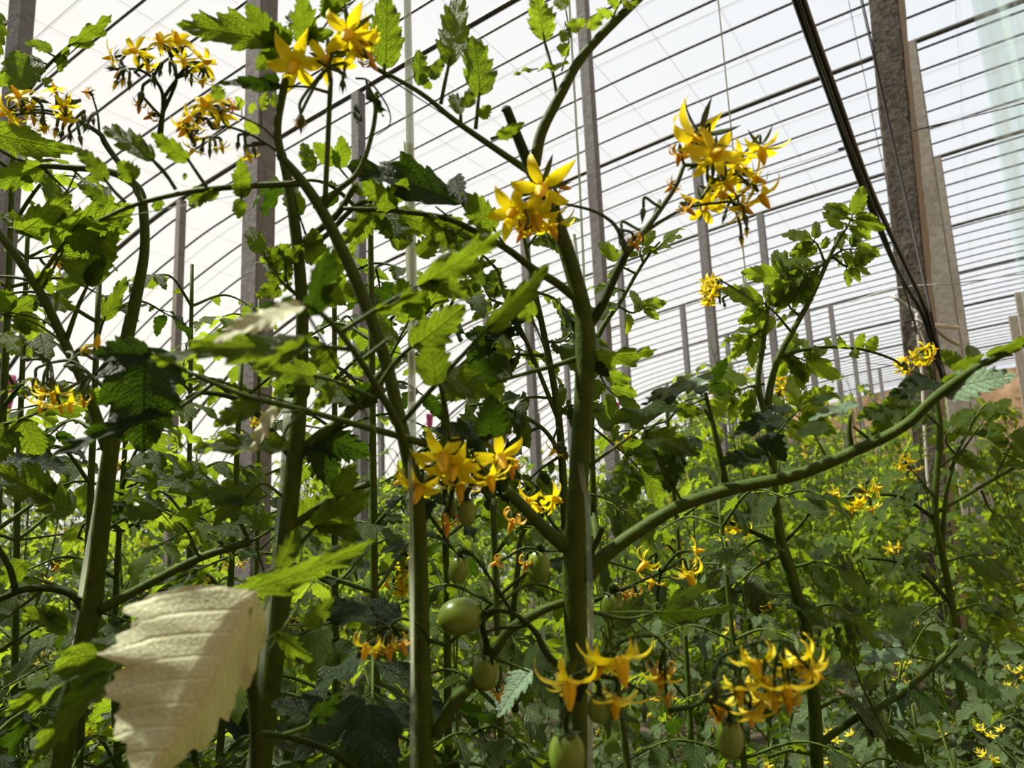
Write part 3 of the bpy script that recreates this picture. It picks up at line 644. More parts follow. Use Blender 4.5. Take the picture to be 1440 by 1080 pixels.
D.truss([(880, 352), (905, 326), (930, 292), (950, 262), (962, 232)], [(985, 190, 62, 'f0', (-.3, .35, .6)), (1002, 218, 44, 'f3', (.1, .1, -.9)), (1070, 206, 36, 'f1', (.1, .9, -.2)), (1036, 235, 34, 'f3', (.2, .3, -.8)), (1068, 272, 34, 'f1', (.5, .8, -.1)), (1012, 272, 36, 'f0', (.1, .4, -.8)), (1040, 290, 30, 'f1', (.6, .5, -.4)), (990, 290, 34, 'f0', (-.2, .4, -.7)), (955, 215, 24, 'old', (-.1, .9, .1)), (965, 292, 22, 'old', (.7, .6, 0)), (1046, 300, 15, 'bud', (.15, 1, 0)), (1050, 318, 14, 'tip', (0, 1, 0)), (1042, 330, 16, 'tip', (.1, 1, 0)), (1020, 300, 13, 'bud', (-.3, 1, 0)), (905, 292, 18, 'bud', (-.1, 1, 0)), (874, 322, 20, 'bud', (-.1, 1, 0)), (925, 290, 12, 'bud', (-.3, 1, 0)), (945, 262, 18, 'old', (-.6, .5, 0)), (1045, 252, 14, 'bud', (.6, .6, 0)), (995, 245, 12, 'bud', (0, 1, 0)), (1020, 255, 30, 'f1', (.4, .7, -.3)), (1058, 250, 28, 'f3', (.6, .4, -.5))], r=5, mat=SEPAL, d=.45, lines=[[(905, 328), (940, 305), (975, 290), (1030, 283)], [(962, 232), (1000, 232), (1040, 225)], [(985, 280), (1010, 250), (1035, 245)]])
D.truss([(882, 352), (868, 322), (855, 308), (830, 295), (785, 285)], [(762, 262, 52, 'f0', (-.1, .5, -.8)), (722, 296, 42, 'f3', (-.2, .4, -.8)), (755, 302, 40, 'f1', (.1, .8, -.5)), (742, 312, 30, 'f0', (0, .5, -.8)), (786, 262, 22, 'old', (1, .2, 0)), (775, 315, 34, 'f1', (.3, .9, -.2)), (893, 340, 20, 'old', (.3, .8, 0)), (876, 336, 18, 'bud', (.1, 1, 0)), (735, 325, 24, 'old', (-.4, .8, 0)), (788, 325, 16, 'bud', (.1, 1, 0))], r=3.2, mat=SEPAL, d=.445, lines=[[(785, 285), (760, 285), (740, 290)]])
link('brown_stalk', (lambda m: (tube(m, spline([at(903, 332, .45)-D.base, at(893, 336, .45)-D.base, at(884, 350, .455)-D.base], 5), .0033, 8), m.mesh('brown_stalk', [STEMB]))[1])(MB()), D.root)
# flower cluster left of the stem, on the short thick arm
D.truss([(712, 690), (700, 672), (680, 662), (650, 655)], [(622, 636, 48, 'f0', (.1, .6, -.7)), (592, 680, 40, 'f3', (-.2, .8, -.5)), (702, 640, 46, 'f0', (.2, .4, -.8)), (648, 680, 36, 'f1', (0, .9, -.4)), (688, 668, 34, 'f3', (.2, .8, -.4)), (640, 655, 42, 'f3', (-.1, .5, -.8)), (612, 655, 36, 'f1', (-.3, .8, -.3)), (630, 735, 26, 'old', (-.1, 1, 0)), (625, 710, 24, 'tip', (0, 1, 0)), (657, 721, 13, 'fruit', (0, -1, 0), 0, 1.45), (633, 714, 10, 'fruit', (.1, -1, 0), .01, 1.5), (695, 700, 20, 'bud', (0, 1, 0)), (665, 640, 18, 'bud', (0, 1, .1)), (720, 655, 26, 'old', (0, 1, 0)), (572, 672, 26, 'f1', (-.8, .4, -.2))], r=5, mat=STEMD, d=.425)
D.truss([(800, 762), (780, 740), (768, 722)], [(745, 700, 26, 'f0', (-.5, .6, -.4)), (722, 730, 26, 'old', (-.3, .9, 0)), (756, 708, 22, 'f3', (.3, .5, -.5)), (776, 700, 24, 'f1', (.6, .2, -.4)), (757, 797, 17, 'fruit', (0, -1, 0), 0, 1.4), (740, 790, 20, 'old', (-.2, 1, 0)), (735, 720, 20, 'bud', (-.1, 1, 0)), (700, 790, 16, 'old', (-.8, .4, 0))], r=3, mat=STEMD, d=.5, lines=[[(768, 722), (755, 705), (740, 700)], [(795, 775), (785, 775), (765, 775)]])
D.truss([(795, 945), (768, 918), (752, 888), (722, 863), (690, 858)], [(648, 867, 27, 'fruit', (1, -.1, .1), 0, 1.18), (645, 802, 15, 'fruit', (.1, -1, 0), 0, 1.35), (683, 945, 20, 'fruit', (0, -1, 0), .02, 1.3), (700, 975, 18, 'old', (.2, 1, 0), .02)], r=5, mat=STEMD, d=.44, lines=[[(722, 863), (700, 830), (680, 800), (665, 780)], [(740, 880), (700, 884), (680, 890)]])
D.truss([(812, 985), (830, 950), (850, 925)], [(872, 920, 56, 'f0', (.1, .9, -.45)), (866, 978, 42, 'f1', (-.05, 1, -.2)), (800, 952, 56, 'f2', (0, .9, -.4)), (795, 965, 26, 'f1', (.1, 1, 0)), (930, 945, 32, 'old', (0, 1, 0)), (928, 952, 26, 'f1', (0, 1, -.1)), (848, 930, 38, 'f3', (-.4, .6, -.5)), (842, 996, 17, 'fruit', (0, -1, 0), 0, 1.2), (797, 1062, 27, 'fruit', (0, -1, 0), 0, 1.25), (790, 990, 18, 'bud', (0, 1, 0)), (938, 980, 20, 'old', (.1, 1, 0)), (905, 990, 22, 'bud', (.1, 1, 0)), (790, 1012, 14, 'bud', (-.2, 1, 0))], r=5, mat=STEMD, d=.36, lines=[[(850, 925), (880, 900), (920, 895), (935, 910)]])
D.truss([(940, 1000), (990, 985), (1010, 930), (1035, 915)], [(1060, 925, 44, 'f2', (.1, .9, -.4)), (1040, 960, 38, 'f1', (0, 1, -.2)), (1075, 950, 42, 'f0', (.2, .7, -.6)), (1118, 925, 44, 'f2', (.4, .8, -.3)), (1105, 960, 40, 'f1', (.1, .9, -.3)), (1090, 975, 34, 'f1', (0, 1, -.1)), (1012, 985, 34, 'f2', (-.1, 1, -.1)), (1055, 1000, 30, 'f1', (.1, 1, 0)), (1035, 950, 36, 'bud', (.3, 1, 0)), (1005, 955, 30, 'bud', (.1, 1, 0)), (1140, 940, 30, 'f1', (.7, .6, 0)), (1026, 1040, 20, 'fruit', (0, -1, 0), 0, 1.35), (1110, 985, 26, 'old', (0, 1, 0)), (1010, 1010, 24, 'old', (.4, .8, 0)), (1072, 985, 28, 'f1', (-.2, 1, 0))], r=4, mat=STEMD, d=.34, lines=[[(1035, 915), (1060, 905), (1100, 900)]])
D.truss([(835, 845), (870, 830), (930, 805)], [(968, 805, 32, 'f2', (.3, .9, -.3)), (975, 775, 20, 'f1', (.9, -.1, -.2)), (910, 790, 26, 'f2', (-.6, .5, -.2)), (918, 815, 20, 'f1', (-.3, .9, 0)), (895, 835, 18, 'old', (.3, .9, 0)), (860, 855, 17, 'fruit', (0, -1, 0), 0, 1.3), (880, 835, 16, 'old', (0, 1, 0)), (925, 845, 14, 'bud', (0, 1, 0))], r=3, mat=STEMD, d=.6)

# ---- plant left of the middle
Cc = Plant('tomato_plant', 'tomato plant left of the middle one, with blurred drooping leaves close to the lens', base_under(594, 1090, .43), .43, seed=8)
Cc.ground([(598, 1120)], 13)
Cc.line([(598, 1125), (596, 1010), (593, 900), (591, 800), (587, 710), (575, 650), (560, 580), (540, 500), (515, 430), (490, 370), (455, 300), (425, 255), (396, 222)], [13, 12.5, 11.5, 11, 10.5, 10, 9.5, 9, 9, 8.5, 8, 7, 6], seg=14, k=8)
Cc.line([(396, 224), (390, 180), (398, 130), (403, 104)], (6, 5))
Cc.line([(457, 285), (461, 200), (465, 112)], (4, 3.5))
Cc.line([(455, 290), (475, 268), (503, 243), (520, 200), (528, 150), (515, 115)], [4.5, 4.5, 4, 3.5, 3, 2])
Cc.line([(612, 1035), (640, 985), (655, 970)], (9, 8))
Cc.finish()
# compound leaf bending towards the lens
nl = [[(586, 705, .43), (575, 655, .42), (560, 600, .40), (530, 545, .37), (505, 505, .34), (478, 468, .31), (448, 438, .285), (425, 428, .27)],
      [(478, 468, .31), (535, 432, .31), (600, 395, .305)], [(500, 492, .33), (450, 487, .31), (425, 485, .30)], [(525, 560, .38), (480, 540, .36), (442, 528, .345)],
      [(530, 548, .375), (555, 510, .37), (585, 482, .36)], [(568, 592, .395), (615, 538, .385), (650, 500, .375), (688, 459, .37)], [(618, 536, .386), (628, 580, .39), (632, 620, .39)],
      [(512, 505, .34), (545, 478, .34)]]
Cc.leaf(nl, [(422, 430, 298, 484, 46, 42, .3, .1, .27, .245)], r=7, mat=LEAFP, label='pale blurred leaf with a light underside')
Cc.leaf([[(448, 438, .285), (435, 425, .28)]], [(436, 440, 462, 345, 52, 25, .5, .3, .28, .27), (430, 432, 350, 445, 30, 45, .8, .4, .275, .265), (440, 400, 470, 380, 36, 10, .4, .3, .28, .28)], r=4, mat=LEAFD)
Cc.leaf([[(600, 395, .305), (625, 385, .305)]], [(592, 400, 708, 322, 54, 25, .35, .2, .305, .30), (530, 436, 620, 390, 34, 50, .4, .2, .31, .305), (600, 395, 660, 420, 44, -25, .5, .2, .305, .31)], r=4)
Cc.leaf([[(425, 485, .30), (400, 490, .30)]], [(440, 485, 205, 508, 62, 35, .35, .2, .30, .275), (430, 480, 350, 520, 34, -10, .5, .2, .30, .28)], r=4)
Cc.leaf([[(442, 528, .345), (430, 525, .345)]], [(444, 530, 362, 520, 50, 20, .6, .2, .345, .33), (470, 540, 440, 580, 32, 0, .5, .2, .35, .34)], r=3)
Cc.leaf([[(585, 482, .36), (590, 478, .36)]], [(583, 486, 655, 428, 66, 10, .4, .2, .36, .355), (612, 538, 600, 460, 62, 15, .4, .2, .38, .37), (625, 530, 690, 556, 60, -15, .4, .2, .385, .38)], r=3)
Cc.leaf([[(688, 459, .37), (700, 447, .37)]], [(688, 460, 772, 370, 46, 25, .3, .4, .37, .36)], r=3.5)
Cc.leaf([[(632, 620, .39), (690, 612, .40)]], [(690, 614, 688, 552, 64, 15, .5, .2, .40, .39), (690, 612, 610, 606, 50, 40, .4, .3, .40, .395), (650, 540, 712, 500, 60, 20, .5, .2, .42, .42)], r=3, mat=LEAFD)
Cc.leaf([[(600, 625, .42), (560, 613, .41), (500, 597, .40), (427, 577, .39), (340, 555, .385), (262, 522, .38)], [(427, 577, .39), (405, 600, .38)], [(262, 522, .38), (215, 497, .38)], [(300, 540, .385), (250, 575, .38)]],
        [(204, 494, 201, 638, 138, 12, .35, .2, .38, .37), (208, 500, 130, 500, 60, 30, .6, .3, .38, .37), (232, 578, 60, 650, 40, 45, .3, .2, .375, .35)], r=6, mat=LEAFD)
Cc.leaf([[(427, 577, .39), (405, 600, .385), (395, 625, .38)]], [(402, 628, 268, 634, 48, 40, .5, .3, .385, .39), (360, 568, 300, 600, 40, 20, .5, .2, .385, .38)], r=3)
Cc.leaf([[(427, 577, .39), (395, 580, .38)]], [(386, 574, 352, 640, 26, 20, .2, .1, .38, .37)], r=2.5, mat=LEAFP)
# long leaf at the left joint: rachis to the left with upright leaflets
Cc.leaf([[(422, 258), (340, 262), (265, 270), (190, 288), (140, 310)], [(247, 266), (230, 240), (212, 222)], [(290, 262), (275, 240), (263, 222)], [(176, 284), (160, 268), (146, 250)], [(340, 262), (340, 280)], [(205, 288), (190, 270), (185, 245)]],
        [(213, 224, 144, 178, 44, 25, .5), (264, 225, 212, 186, 36, -20, .4), (148, 254, 106, 206, 36, 30, .5), (340, 276, 338, 222, 36, 10, .1), (338, 280, 336, 308, 26, 0), (192, 250, 165, 228, 40, -10), (225, 278, 218, 298, 24), (290, 268, 265, 290, 34, 20), (306, 268, 280, 284, 20), (262, 250, 257, 245, 12)], r=5)
Cc.leaf([[(396, 60), (385, 60)]], [(388, 58, 248, 34, 62, 22, .2, .4), (384, 60, 345, 5, 44, 10, .3), (386, 74, 360, 98, 34), (372, 60, 395, 92, 30)], r=2.5)
Cc.leaf([[(462, 130), (430, 122), (395, 122)], [(400, 122), (385, 118)]], [(394, 122, 306, 116, 26, 30, .3), (392, 112, 362, 116, 24, 10)], r=2.5, mat=LEAFD)
Cc.leaf([[(390, 200), (370, 180), (330, 160), (300, 152)], [(368, 178), (367, 150)], [(340, 166), (340, 150)]], [(366, 152, 375, 130, 22), (340, 152, 330, 136, 20), (355, 145, 352, 160, 16), (385, 150, 388, 132, 20), (310, 140, 302, 118, 28), (345, 172, 365, 188, 22)], r=1.8, mat=LEAFY)
Cc.leaf([[(440, 70), (430, 40), (425, 0)], [(430, 60), (405, 70)], [(440, 60), (470, 20), (500, 0)]], [(430, 62, 424, -12, 50, 20), (405, 64, 380, 30, 40), (440, 50, 405, 20, 36), (398, 62, 410, 40, 26), (470, 22, 455, -5, 40), (430, 50, 470, 45, 30), (452, 20, 490, -10, 34)], r=3)
Cc.leaf([[(500, 110), (520, 115), (545, 150), (548, 175), (530, 190)]], [(515, 112, 548, 158, 16, 60, .8, .5), (530, 130, 540, 165, 12, 50, .7), (505, 175, 500, 145, 16, 10)], r=1.6, mat=STEMD and LEAFD)
Cc.truss([(465, 112), (462, 95), (468, 75)], [(492, 45, 46, 'f0', (-.1, .6, -.75)), (416, 88, 46, 'f3', (-.05, .7, -.7)), (462, 84, 42, 'f0', (.0, .4, -.9)), (505, 52, 30, 'f1', (.5, .5, -.3)), (520, 85, 24, 'old', (.5, .7, 0)), (423, 160, 22, 'bud', (0, 1, 0)), (423, 175, 15, 'old', (.05, 1, 0)), (482, 112, 16, 'bud', (0, 1, 0)), (500, 60, 36, 'f3', (.3, .6, -.6)), (484, 100, 14, 'bud', (-.1, 1, 0))], r=3.5, mat=SEPAL, d=.42)
Cc.truss([(398, 218), (375, 202), (350, 188), (318, 178), (300, 182)], [(270, 165, 24, 'f0', (-.5, .5, -.5)), (290, 150, 26, 'f3', (0, -.3, -.9)), (306, 145, 24, 'f1', (.2, -.6, -.4)), (262, 182, 22, 'f1', (-.4, .6, -.3)), (276, 190, 20, 'f1', (-.2, .9, 0)), (285, 205, 12, 'bud', (-.2, 1, 0)), (295, 208, 13, 'bud', (0, 1, 0)), (303, 205, 11, 'tip', (.1, 1, 0)), (335, 198, 12, 'bud', (-.1, 1, 0)), (345, 200, 13, 'bud', (.1, 1, 0)), (357, 208, 12, 'bud', (.2, 1, 0)), (350, 218, 16, 'f1', (.3, 1, 0)), (325, 150, 18, 'old', (.6, .2, 0)), (296, 172, 16, 'tip', (.4, .3, 0)), (272, 208, 16, 'f1', (-.4, .8, 0)), (312, 206, 14, 'f1', (.2, 1, 0)), (283, 170, 16, 'old', (-.4, .2, 0)), (255, 178, 14, 'old', (-.5, .5, 0)), (310, 165, 22, 'f3', (.4, -.2, -.6))], r=2.6, mat=SEPAL, d=.45, lines=[[(318, 178), (295, 192), (270, 198)], [(318, 178), (308, 160), (300, 150)]])
Cc.truss([(605, 905), (590, 880), (565, 870), (548, 880)], [(516, 905, 30, 'f2', (-.2, 1, -.3)), (548, 905, 26, 'f2', (.1, 1, -.2)), (545, 915, 20, 'old', (.2, .9, 0)), (565, 905, 24, 'old', (.3, .8, 0)), (530, 880, 20, 'bud', (-.2, 1, 0)), (548, 885, 18, 'bud', (0, 1, 0)), (527, 912, 20, 'f1', (0, 1, 0))], r=3, mat=STEMD, d=.42)

# ---- second thick stem from the left
B = Plant('tomato_plant', 'tomato plant with the second thick stem from the left, forked near the canopy', base_under(368, 1090, .5), .5, seed=12)
B.ground([(362, 1120)], 14)
B.line([(362, 1125), (378, 990), (392, 880), (402, 770), (411, 680), (416, 630), (422, 560), (425, 470), (423, 400), (415, 320), (405, 255), (396, 215)], [14, 14, 13, 12.5, 12, 12, 10, 9, 8.5, 8, 7, 6], seg=14, k=8)
B.line([(418, 640), (450, 612), (482, 590), (510, 560), (540, 520)], (8, 6))
B.line([(408, 640), (385, 610), (360, 580), (330, 560), (285, 552), (262, 560)], (5.5, 3), mi=2)
B.line([(424, 345), (440, 330), (475, 300), (500, 260)], (5.5, 4.5))
B.line([(430, 350), (460, 330), (500, 290), (530, 280)], (4, 3))
B.line([(395, 750), (440, 720), (470, 700), (520, 680)], (6, 5))
B.finish()
B.comp([(424, 420), (400, 400), (385, 380), (370, 355)], 48, 2, LEAF, seed=4, r=3)
B.leaf([[(424, 420), (405, 400), (400, 370)]], [(402, 376, 372, 350, 44, 0), (400, 395, 372, 385, 24), (396, 410, 362, 412, 26), (402, 372, 425, 345, 30)], r=2.4)
B.leaf([[(425, 410), (445, 395), (460, 380)], [(430, 330), (420, 300)]], [(450, 395, 500, 340, 50, 20), (445, 370, 440, 320, 46), (425, 300, 400, 260, 40), (455, 420, 520, 400, 50, -20)], r=3)
B.leaf([[(540, 520), (560, 480), (575, 450)], [(500, 560), (470, 520)]], [(575, 450, 560, 390, 60, 20), (560, 480, 520, 440, 44), (470, 522, 440, 480, 50), (505, 560, 450, 560, 44, 30)], r=3)
B.leaf([[(480, 590), (495, 560)]], [(430, 560, 400, 530, 50), (492, 562, 540, 545, 50), (450, 610, 520, 640, 60, 10), (440, 620, 470, 690, 54, -20)], r=3, mat=LEAFD)
B.leaf([[(392, 800), (440, 745), (470, 720)]], [(445, 740, 520, 690, 60, 20), (450, 735, 510, 760, 44, -30), (470, 715, 500, 650, 50)], r=3)
B.leaf([[(400, 700), (370, 680), (345, 700)]], [(365, 700, 290, 690, 56, 30), (340, 700, 300, 740, 40)], r=2.5)
B.leaf([[(530, 285), (560, 300)], [(500, 262), (480, 240), (470, 225)]], [(530, 285, 580, 340, 50, 10), (520, 290, 500, 345, 46), (472, 228, 440, 200, 36), (478, 235, 480, 190, 36), (500, 270, 540, 250, 40), (560, 300, 640, 330, 50, 20), (440, 240, 425, 200, 30)], r=2.5)
B.leaf([[(575, 480, .5), (600, 440, .5), (640, 400, .5)]], [(560, 350, 575, 290, 44), (590, 360, 620, 330, 44), (600, 440, 560, 410, 50), (555, 330, 520, 300, 40), (600, 430, 650, 360, 50)], r=3)

# ---- leftmost thick stem
A_ = Plant('tomato_plant', 'leftmost thick-stemmed tomato plant with arching top and hanging flower trusses', base_under(92, 1080, .56), .56, seed=21)
A_.ground([(78, 1120)], 14)
A_.line([(78, 1125), (98, 1000), (115, 920), (128, 860), (136, 800), (145, 720), (155, 640), (168, 560), (178, 480), (191, 420), (203, 355), (202, 300), (196, 268), (175, 250), (147, 240), (105, 236), (60, 233)], [14, 14, 13.5, 14, 12, 11.5, 11, 9.5, 9, 8, 6.5, 6.5, 6, 5.5, 5, 4.5, 4], seg=14, k=8)
A_.line([(150, 632), (130, 570), (95, 490), (50, 400), (-15, 310)], (7.5, 5.5))
A_.line([(124, 862), (95, 832), (40, 828), (-10, 846)], [7, 6, 5, 4.5], mi=2)
A_.line([(22, 830), (12, 795), (-10, 760)], (4.5, 4), mi=2)
A_.line([(140, 858), (200, 826), (280, 785), (352, 762)], [8, 6.5, 6, 5.5])
A_.line([(200, 290), (190, 262), (150, 205), (140, 188), (105, 168), (60, 155), (10, 160)], [4.5, 4, 4, 3.5, 3, 2.5, 2], mi=2)
A_.finish()
A_.leaf([[(38, 130), (60, 100), (100, 62), (125, 52)], [(78, 80), (60, 70)], [(70, 92), (45, 82)], [(88, 75), (92, 84)]], [(102, 62, 157, 20, 32, 30, .1, .5), (72, 68, 34, 60, 22, 20), (92, 80, 84, 102, 22), (90, 78, 95, 64, 14), (50, 84, 28, 82, 18), (62, 118, 75, 112, 16), (68, 125, 82, 122, 14)], r=3)
A_.leaf([[(60, 233), (20, 222), (-20, 200)]], [(-40, 180, 112, 212, 62, 22, .2, .3), (58, 234, -25, 262, 46, -10), (-5, 20, -5, 90, 42, 20), (40, 80, 22, 140, 60, 10), (-20, 115, 40, 90, 30, 30)], r=3)
A_.leaf([[(58, 234), (80, 255), (96, 270)], [(110, 236), (85, 290), (60, 330)]], [(96, 320, 52, 228, 40, 20, .3), (30, 325, 102, 272, 54, 15, .4), (58, 300, 62, 345, 26), (150, 285, 108, 258, 24, 10), (150, 275, 152, 262, 16), (45, 252, 28, 252, 16)], r=2.4)
A_.leaf([[(50, 400), (70, 370), (95, 335)], [(60, 405), (90, 350)]], [(80, 345, 190, 288, 88, 15, .3, .2), (100, 330, 165, 362, 50, -10), (60, 330, 0, 300, 40, 20), (110, 318, 180, 300, 30, 40)], r=4, mat=LEAF)
A_.leaf([[(93, 478), (110, 430), (126, 395)], [(128, 395), (135, 380)]], [(126, 398, 165, 318, 44, 10, .2), (122, 400, 90, 355, 46, 20), (112, 400, 78, 410, 34), (125, 400, 150, 360, 30)], r=4)
A_.leaf([[(135, 485), (142, 460), (148, 445)], [(95, 485), (50, 455), (0, 440)]], [(147, 448, 178, 388, 30, 25, .2), (22, 430, -10, 412, 44), (15, 440, 48, 420, 44), (35, 470, 25, 440, 34)], r=3)
A_.leaf([[(50, 395), (20, 390), (-10, 388)], [(85, 475), (60, 450), (-10, 435)]], [(-10, 388, -30, 420, 40), (30, 440, 45, 480, 40), (5, 470, 30, 500, 34), (45, 405, 75, 378, 30), (75, 420, 110, 435, 30)], r=3, mat=LEAFY)
A_.leaf([[(-10, 600), (30, 590), (75, 570)], ], [(75, 572, 150, 545, 60, 30, .3), (30, 590, 60, 640, 60), (10, 600, -20, 660, 70), (70, 700, -10, 660, 70, 20), (100, 720, 40, 680, 60, 10)], r=3)
A_.leaf([[(280, 785), (262, 745), (240, 725), (222, 715)]], [(225, 720, 165, 728, 36, 30, .6), (290, 665, 230, 660, 40, 20), (250, 735, 285, 705, 40)], r=2.6)
A_.leaf([[(350, 762), (330, 720), (300, 700)], [(352, 762), (400, 735), (430, 725)], [(360, 768), (370, 800), (378, 825)]], [(300, 690, 175, 672, 50, 28, .5), (378, 740, 285, 690, 50, 20), (350, 752, 285, 742, 34, 30), (425, 728, 470, 700, 60)], r=3.4)
A_.leaf([[(60, 830), (20, 860), (-10, 880)]], [(96, 885, 30, 855, 40, 25), (20, 862, -20, 840, 44), (35, 790, 0, 820, 40), (90, 880, 60, 850, 30)], r=2.4)
A_.truss([(188, 262), (152, 205), (140, 187), (105, 168), (60, 158)], [(90, 148, 20, 'f1', (.4, .6, -.3)), (78, 128, 16, 'f1', (-.2, -.8, -.2)), (124, 130, 13, 'old', (-.6, -.1, 0)), (92, 165, 18, 'f1', (0, 1, -.1)), (28, 138, 24, 'f3', (-.1, -.5, -.6)), (42, 150, 20, 'f0', (.2, .3, -.8)), (12, 155, 22, 'f1', (-.6, .4, 0)), (20, 165, 18, 'f0', (-.2, .7, -.4)), (62, 172, 14, 'tip', (.2, 1, 0)), (80, 178, 15, 'tip', (-.2, 1, 0)), (88, 183, 13, 'bud', (-.2, 1, 0)), (98, 186, 13, 'bud', (.1, 1, 0)), (112, 190, 14, 'bud', (.2, 1, 0)), (55, 140, 14, 'bud', (.9, .3, 0)), (105, 142, 14, 'bud', (-.9, .1, 0)), (48, 165, 16, 'f1', (0, 1, 0)), (60, 180, 12, 'f1', (.3, 1, 0)), (118, 160, 16, 'bud', (.1, .9, -.3)), (124, 172, 15, 'bud', (-.2, .9, -.3)), (130, 165, 13, 'bud', (.3, .9, -.3))], r=3, mat=SEPAL, d=.53, lines=[[(140, 187), (137, 160), (130, 135)], [(105, 168), (90, 160), (80, 150)], [(60, 158), (30, 160), (5, 160)]])
A_.truss([(225, 190), (228, 165), (232, 135)], [(192, 72, 27, 'f0', (-.1, .3, -.9)), (160, 80, 20, 'f1', (-.8, .2, -.2)), (227, 60, 22, 'f3', (0, -.3, -.8)), (250, 60, 24, 'f3', (.2, -.4, -.8)), (258, 82, 20, 'f1', (.2, .9, -.2)), (287, 88, 26, 'f0', (.6, .1, -.5)), (170, 100, 18, 'f1', (-.6, .6, 0)), (208, 90, 18, 'f1', (0, 1, 0)), (165, 112, 14, 'tip', (-.4, 1, 0)), (173, 108, 14, 'tip', (-.1, 1, 0)), (182, 112, 13, 'bud', (0, 1, 0)), (162, 97, 12, 'bud', (-1, -.1, 0)), (192, 103, 8, 'bud', (.7, .7, 0)), (226, 97, 11, 'bud', (-.2, 1, 0)), (239, 95, 10, 'bud', (0, 1, 0)), (247, 100, 13, 'bud', (.1, 1, 0)), (262, 100, 12, 'bud', (-.1, 1, 0)), (269, 108, 12, 'bud', (0, 1, 0)), (290, 100, 15, 'bud', (.6, .7, 0)), (200, 128, 20, 'bud', (-.2, 1, 0)), (196, 148, 16, 'old', (-.1, 1, 0)), (213, 163, 16, 'old', (-.7, .3, 0)), (285, 112, 16, 'f1', (0, 1, 0)), (216, 105, 16, 'bud', (.1, 1, 0))], r=4.5, mat=STEMD, d=.5, lines=[[(229, 160), (228, 130), (215, 110), (195, 98), (175, 97)], [(229, 158), (242, 130), (248, 110), (240, 80)], [(232, 135), (247, 112)]])
A_.truss([(175, 575), (130, 530), (100, 508), (70, 510)], [(60, 545, 24, 'f2', (0, 1, -.2)), (75, 550, 26, 'f1', (.1, 1, -.1)), (50, 530, 20, 'bud', (-.1, 1, 0)), (72, 530, 22, 'bud', (0, 1, 0)), (116, 535, 22, 'bud', (.05, 1, 0)), (100, 565, 24, 'f3', (.1, .8, -.3)), (60, 565, 22, 'f1', (-.3, .9, 0)), (118, 562, 16, 'old', (0, 1, 0)), (105, 495, 26, 'tip', (1, -.05, 0)), (45, 505, 14, 'bud', (-1, 0, 0)), (62, 502, 14, 'bud', (-.8, -.5, 0)), (135, 490, 26, 'f2', (.2, -1, 0)), (85, 570, 18, 'f1', (.2, 1, 0)), (95, 515, 22, 'bud', (.9, .2, 0))], r=3.5, mat=SEPAL, d=.5)

# ---- blurred leaves very near at the lower left
E_ = Plant('tomato_plant', 'low near tomato shoot with one big pale out-of-focus leaf at the lower left', base_under(352, 1090, .33, 0, -.02), .33, seed=31)
E_.ground([(358, 1120, .33)], 8)
E_.line([(358, 1125, .33), (360, 1040, .33), (356, 975, .325), (345, 940, .31), (332, 925, .30)], (9, 7))
E_.line([(362, 1030, .33), (420, 1040, .38), (470, 1060, .42), (520, 1095, .45)], (4, 5))
E_.finish(STEMD)
E_.leaf([[(332, 925, .30), (345, 885, .29), (352, 855, .285)]], [(355, 843, 200, 1110, 275, -26, .35, -.9, .285, .255)], r=5, mat=LEAFP, label='large pale leaf with notched edge, bottom left')
E_.leaf([[(332, 925, .30), (345, 870, .30), (360, 835, .31)]], [(338, 832, 532, 756, 56, 32, .4, .2, .31, .34)], r=4)
E_.leaf([[(335, 930, .30), (300, 900, .32), (215, 885, .34)], [(215, 885, .34), (180, 920, .335), (150, 950, .33)], [(300, 900, .32), (318, 880, .33), (330, 870, .33)]], [(215, 885, 8, 1008, 62, 30, .4, .3, .34, .33), (150, 950, 40, 1080, 50, 25, .4, .3, .33, .32), (330, 870, 215, 900, 40, 35, .4, .3, .33, .34)], r=3)
E_.leaf([[(335, 925, .31), (365, 870, .33), (392, 800, .36)], [(375, 920, .33), (420, 850, .36), (470, 770, .40)], [(340, 930, .31), (390, 890, .34), (430, 880, .36)]], [(392, 800, 420, 740, 40, 20, .3, .2, .36, .37), (430, 880, 470, 840, 40, 20, .3, .2, .36, .37), (390, 890, 440, 930, 36, 30, .3, .2, .34, .35)], r=3.5, mat=LEAF)
E_.leaf([[(395, 1034, .36), (430, 1022, .37), (440, 1010, .38)]], [(440, 1010, 380, 990, 50, 30, .4, .2, .38, .38), (438, 1012, 480, 975, 44, 30, .4, .2, .38, .39)], r=3, mat=LEAFD)

Cc.leaf([[(592, 900, .43), (575, 885, .44), (555, 872, .45)], [(575, 885, .44), (560, 895, .45)]], [(555, 872, 435, 862, 60, 40, .4, .2, .45, .47), (560, 872, 520, 845, 44, 30, .4, .2, .45, .46), (560, 895, 500, 925, 40, 40, .4, .2, .45, .46)], r=3, mat=LEAFD)
# ---- tall bright plant on the right
G = Plant('tomato_plant', 'tall light green tomato plant on the right with two upright shoots', base_under(1146, 1090, .95), .95, seed=41)
G.ground([(1150, 1120)], 9)
G.line([(1150, 1125), (1146, 1000), (1135, 900), (1122, 840), (1100, 770), (1090, 700), (1085, 630), (1080, 570), (1092, 510), (1115, 465), (1140, 420), (1165, 365), (1185, 325)], [9, 9, 8, 7.5, 7, 6.5, 6, 5.5, 4.5, 4, 3.5, 3, 1.8])
G.line([(1078, 590), (1066, 540), (1072, 490), (1078, 440), (1084, 415), (1120, 400), (1150, 378), (1160, 365)], [5, 4, 4, 3.5, 3, 2.5, 2, 1.5])
G.line([(1138, 890), (1120, 820), (1105, 770)], (5, 4))
G.line([(1142, 1060), (1110, 1055), (1080, 1065)], (3.5, 2.5))
G.line([(1085, 760), (1040, 740), (1000, 725)], (3.5, 2), mi=2)
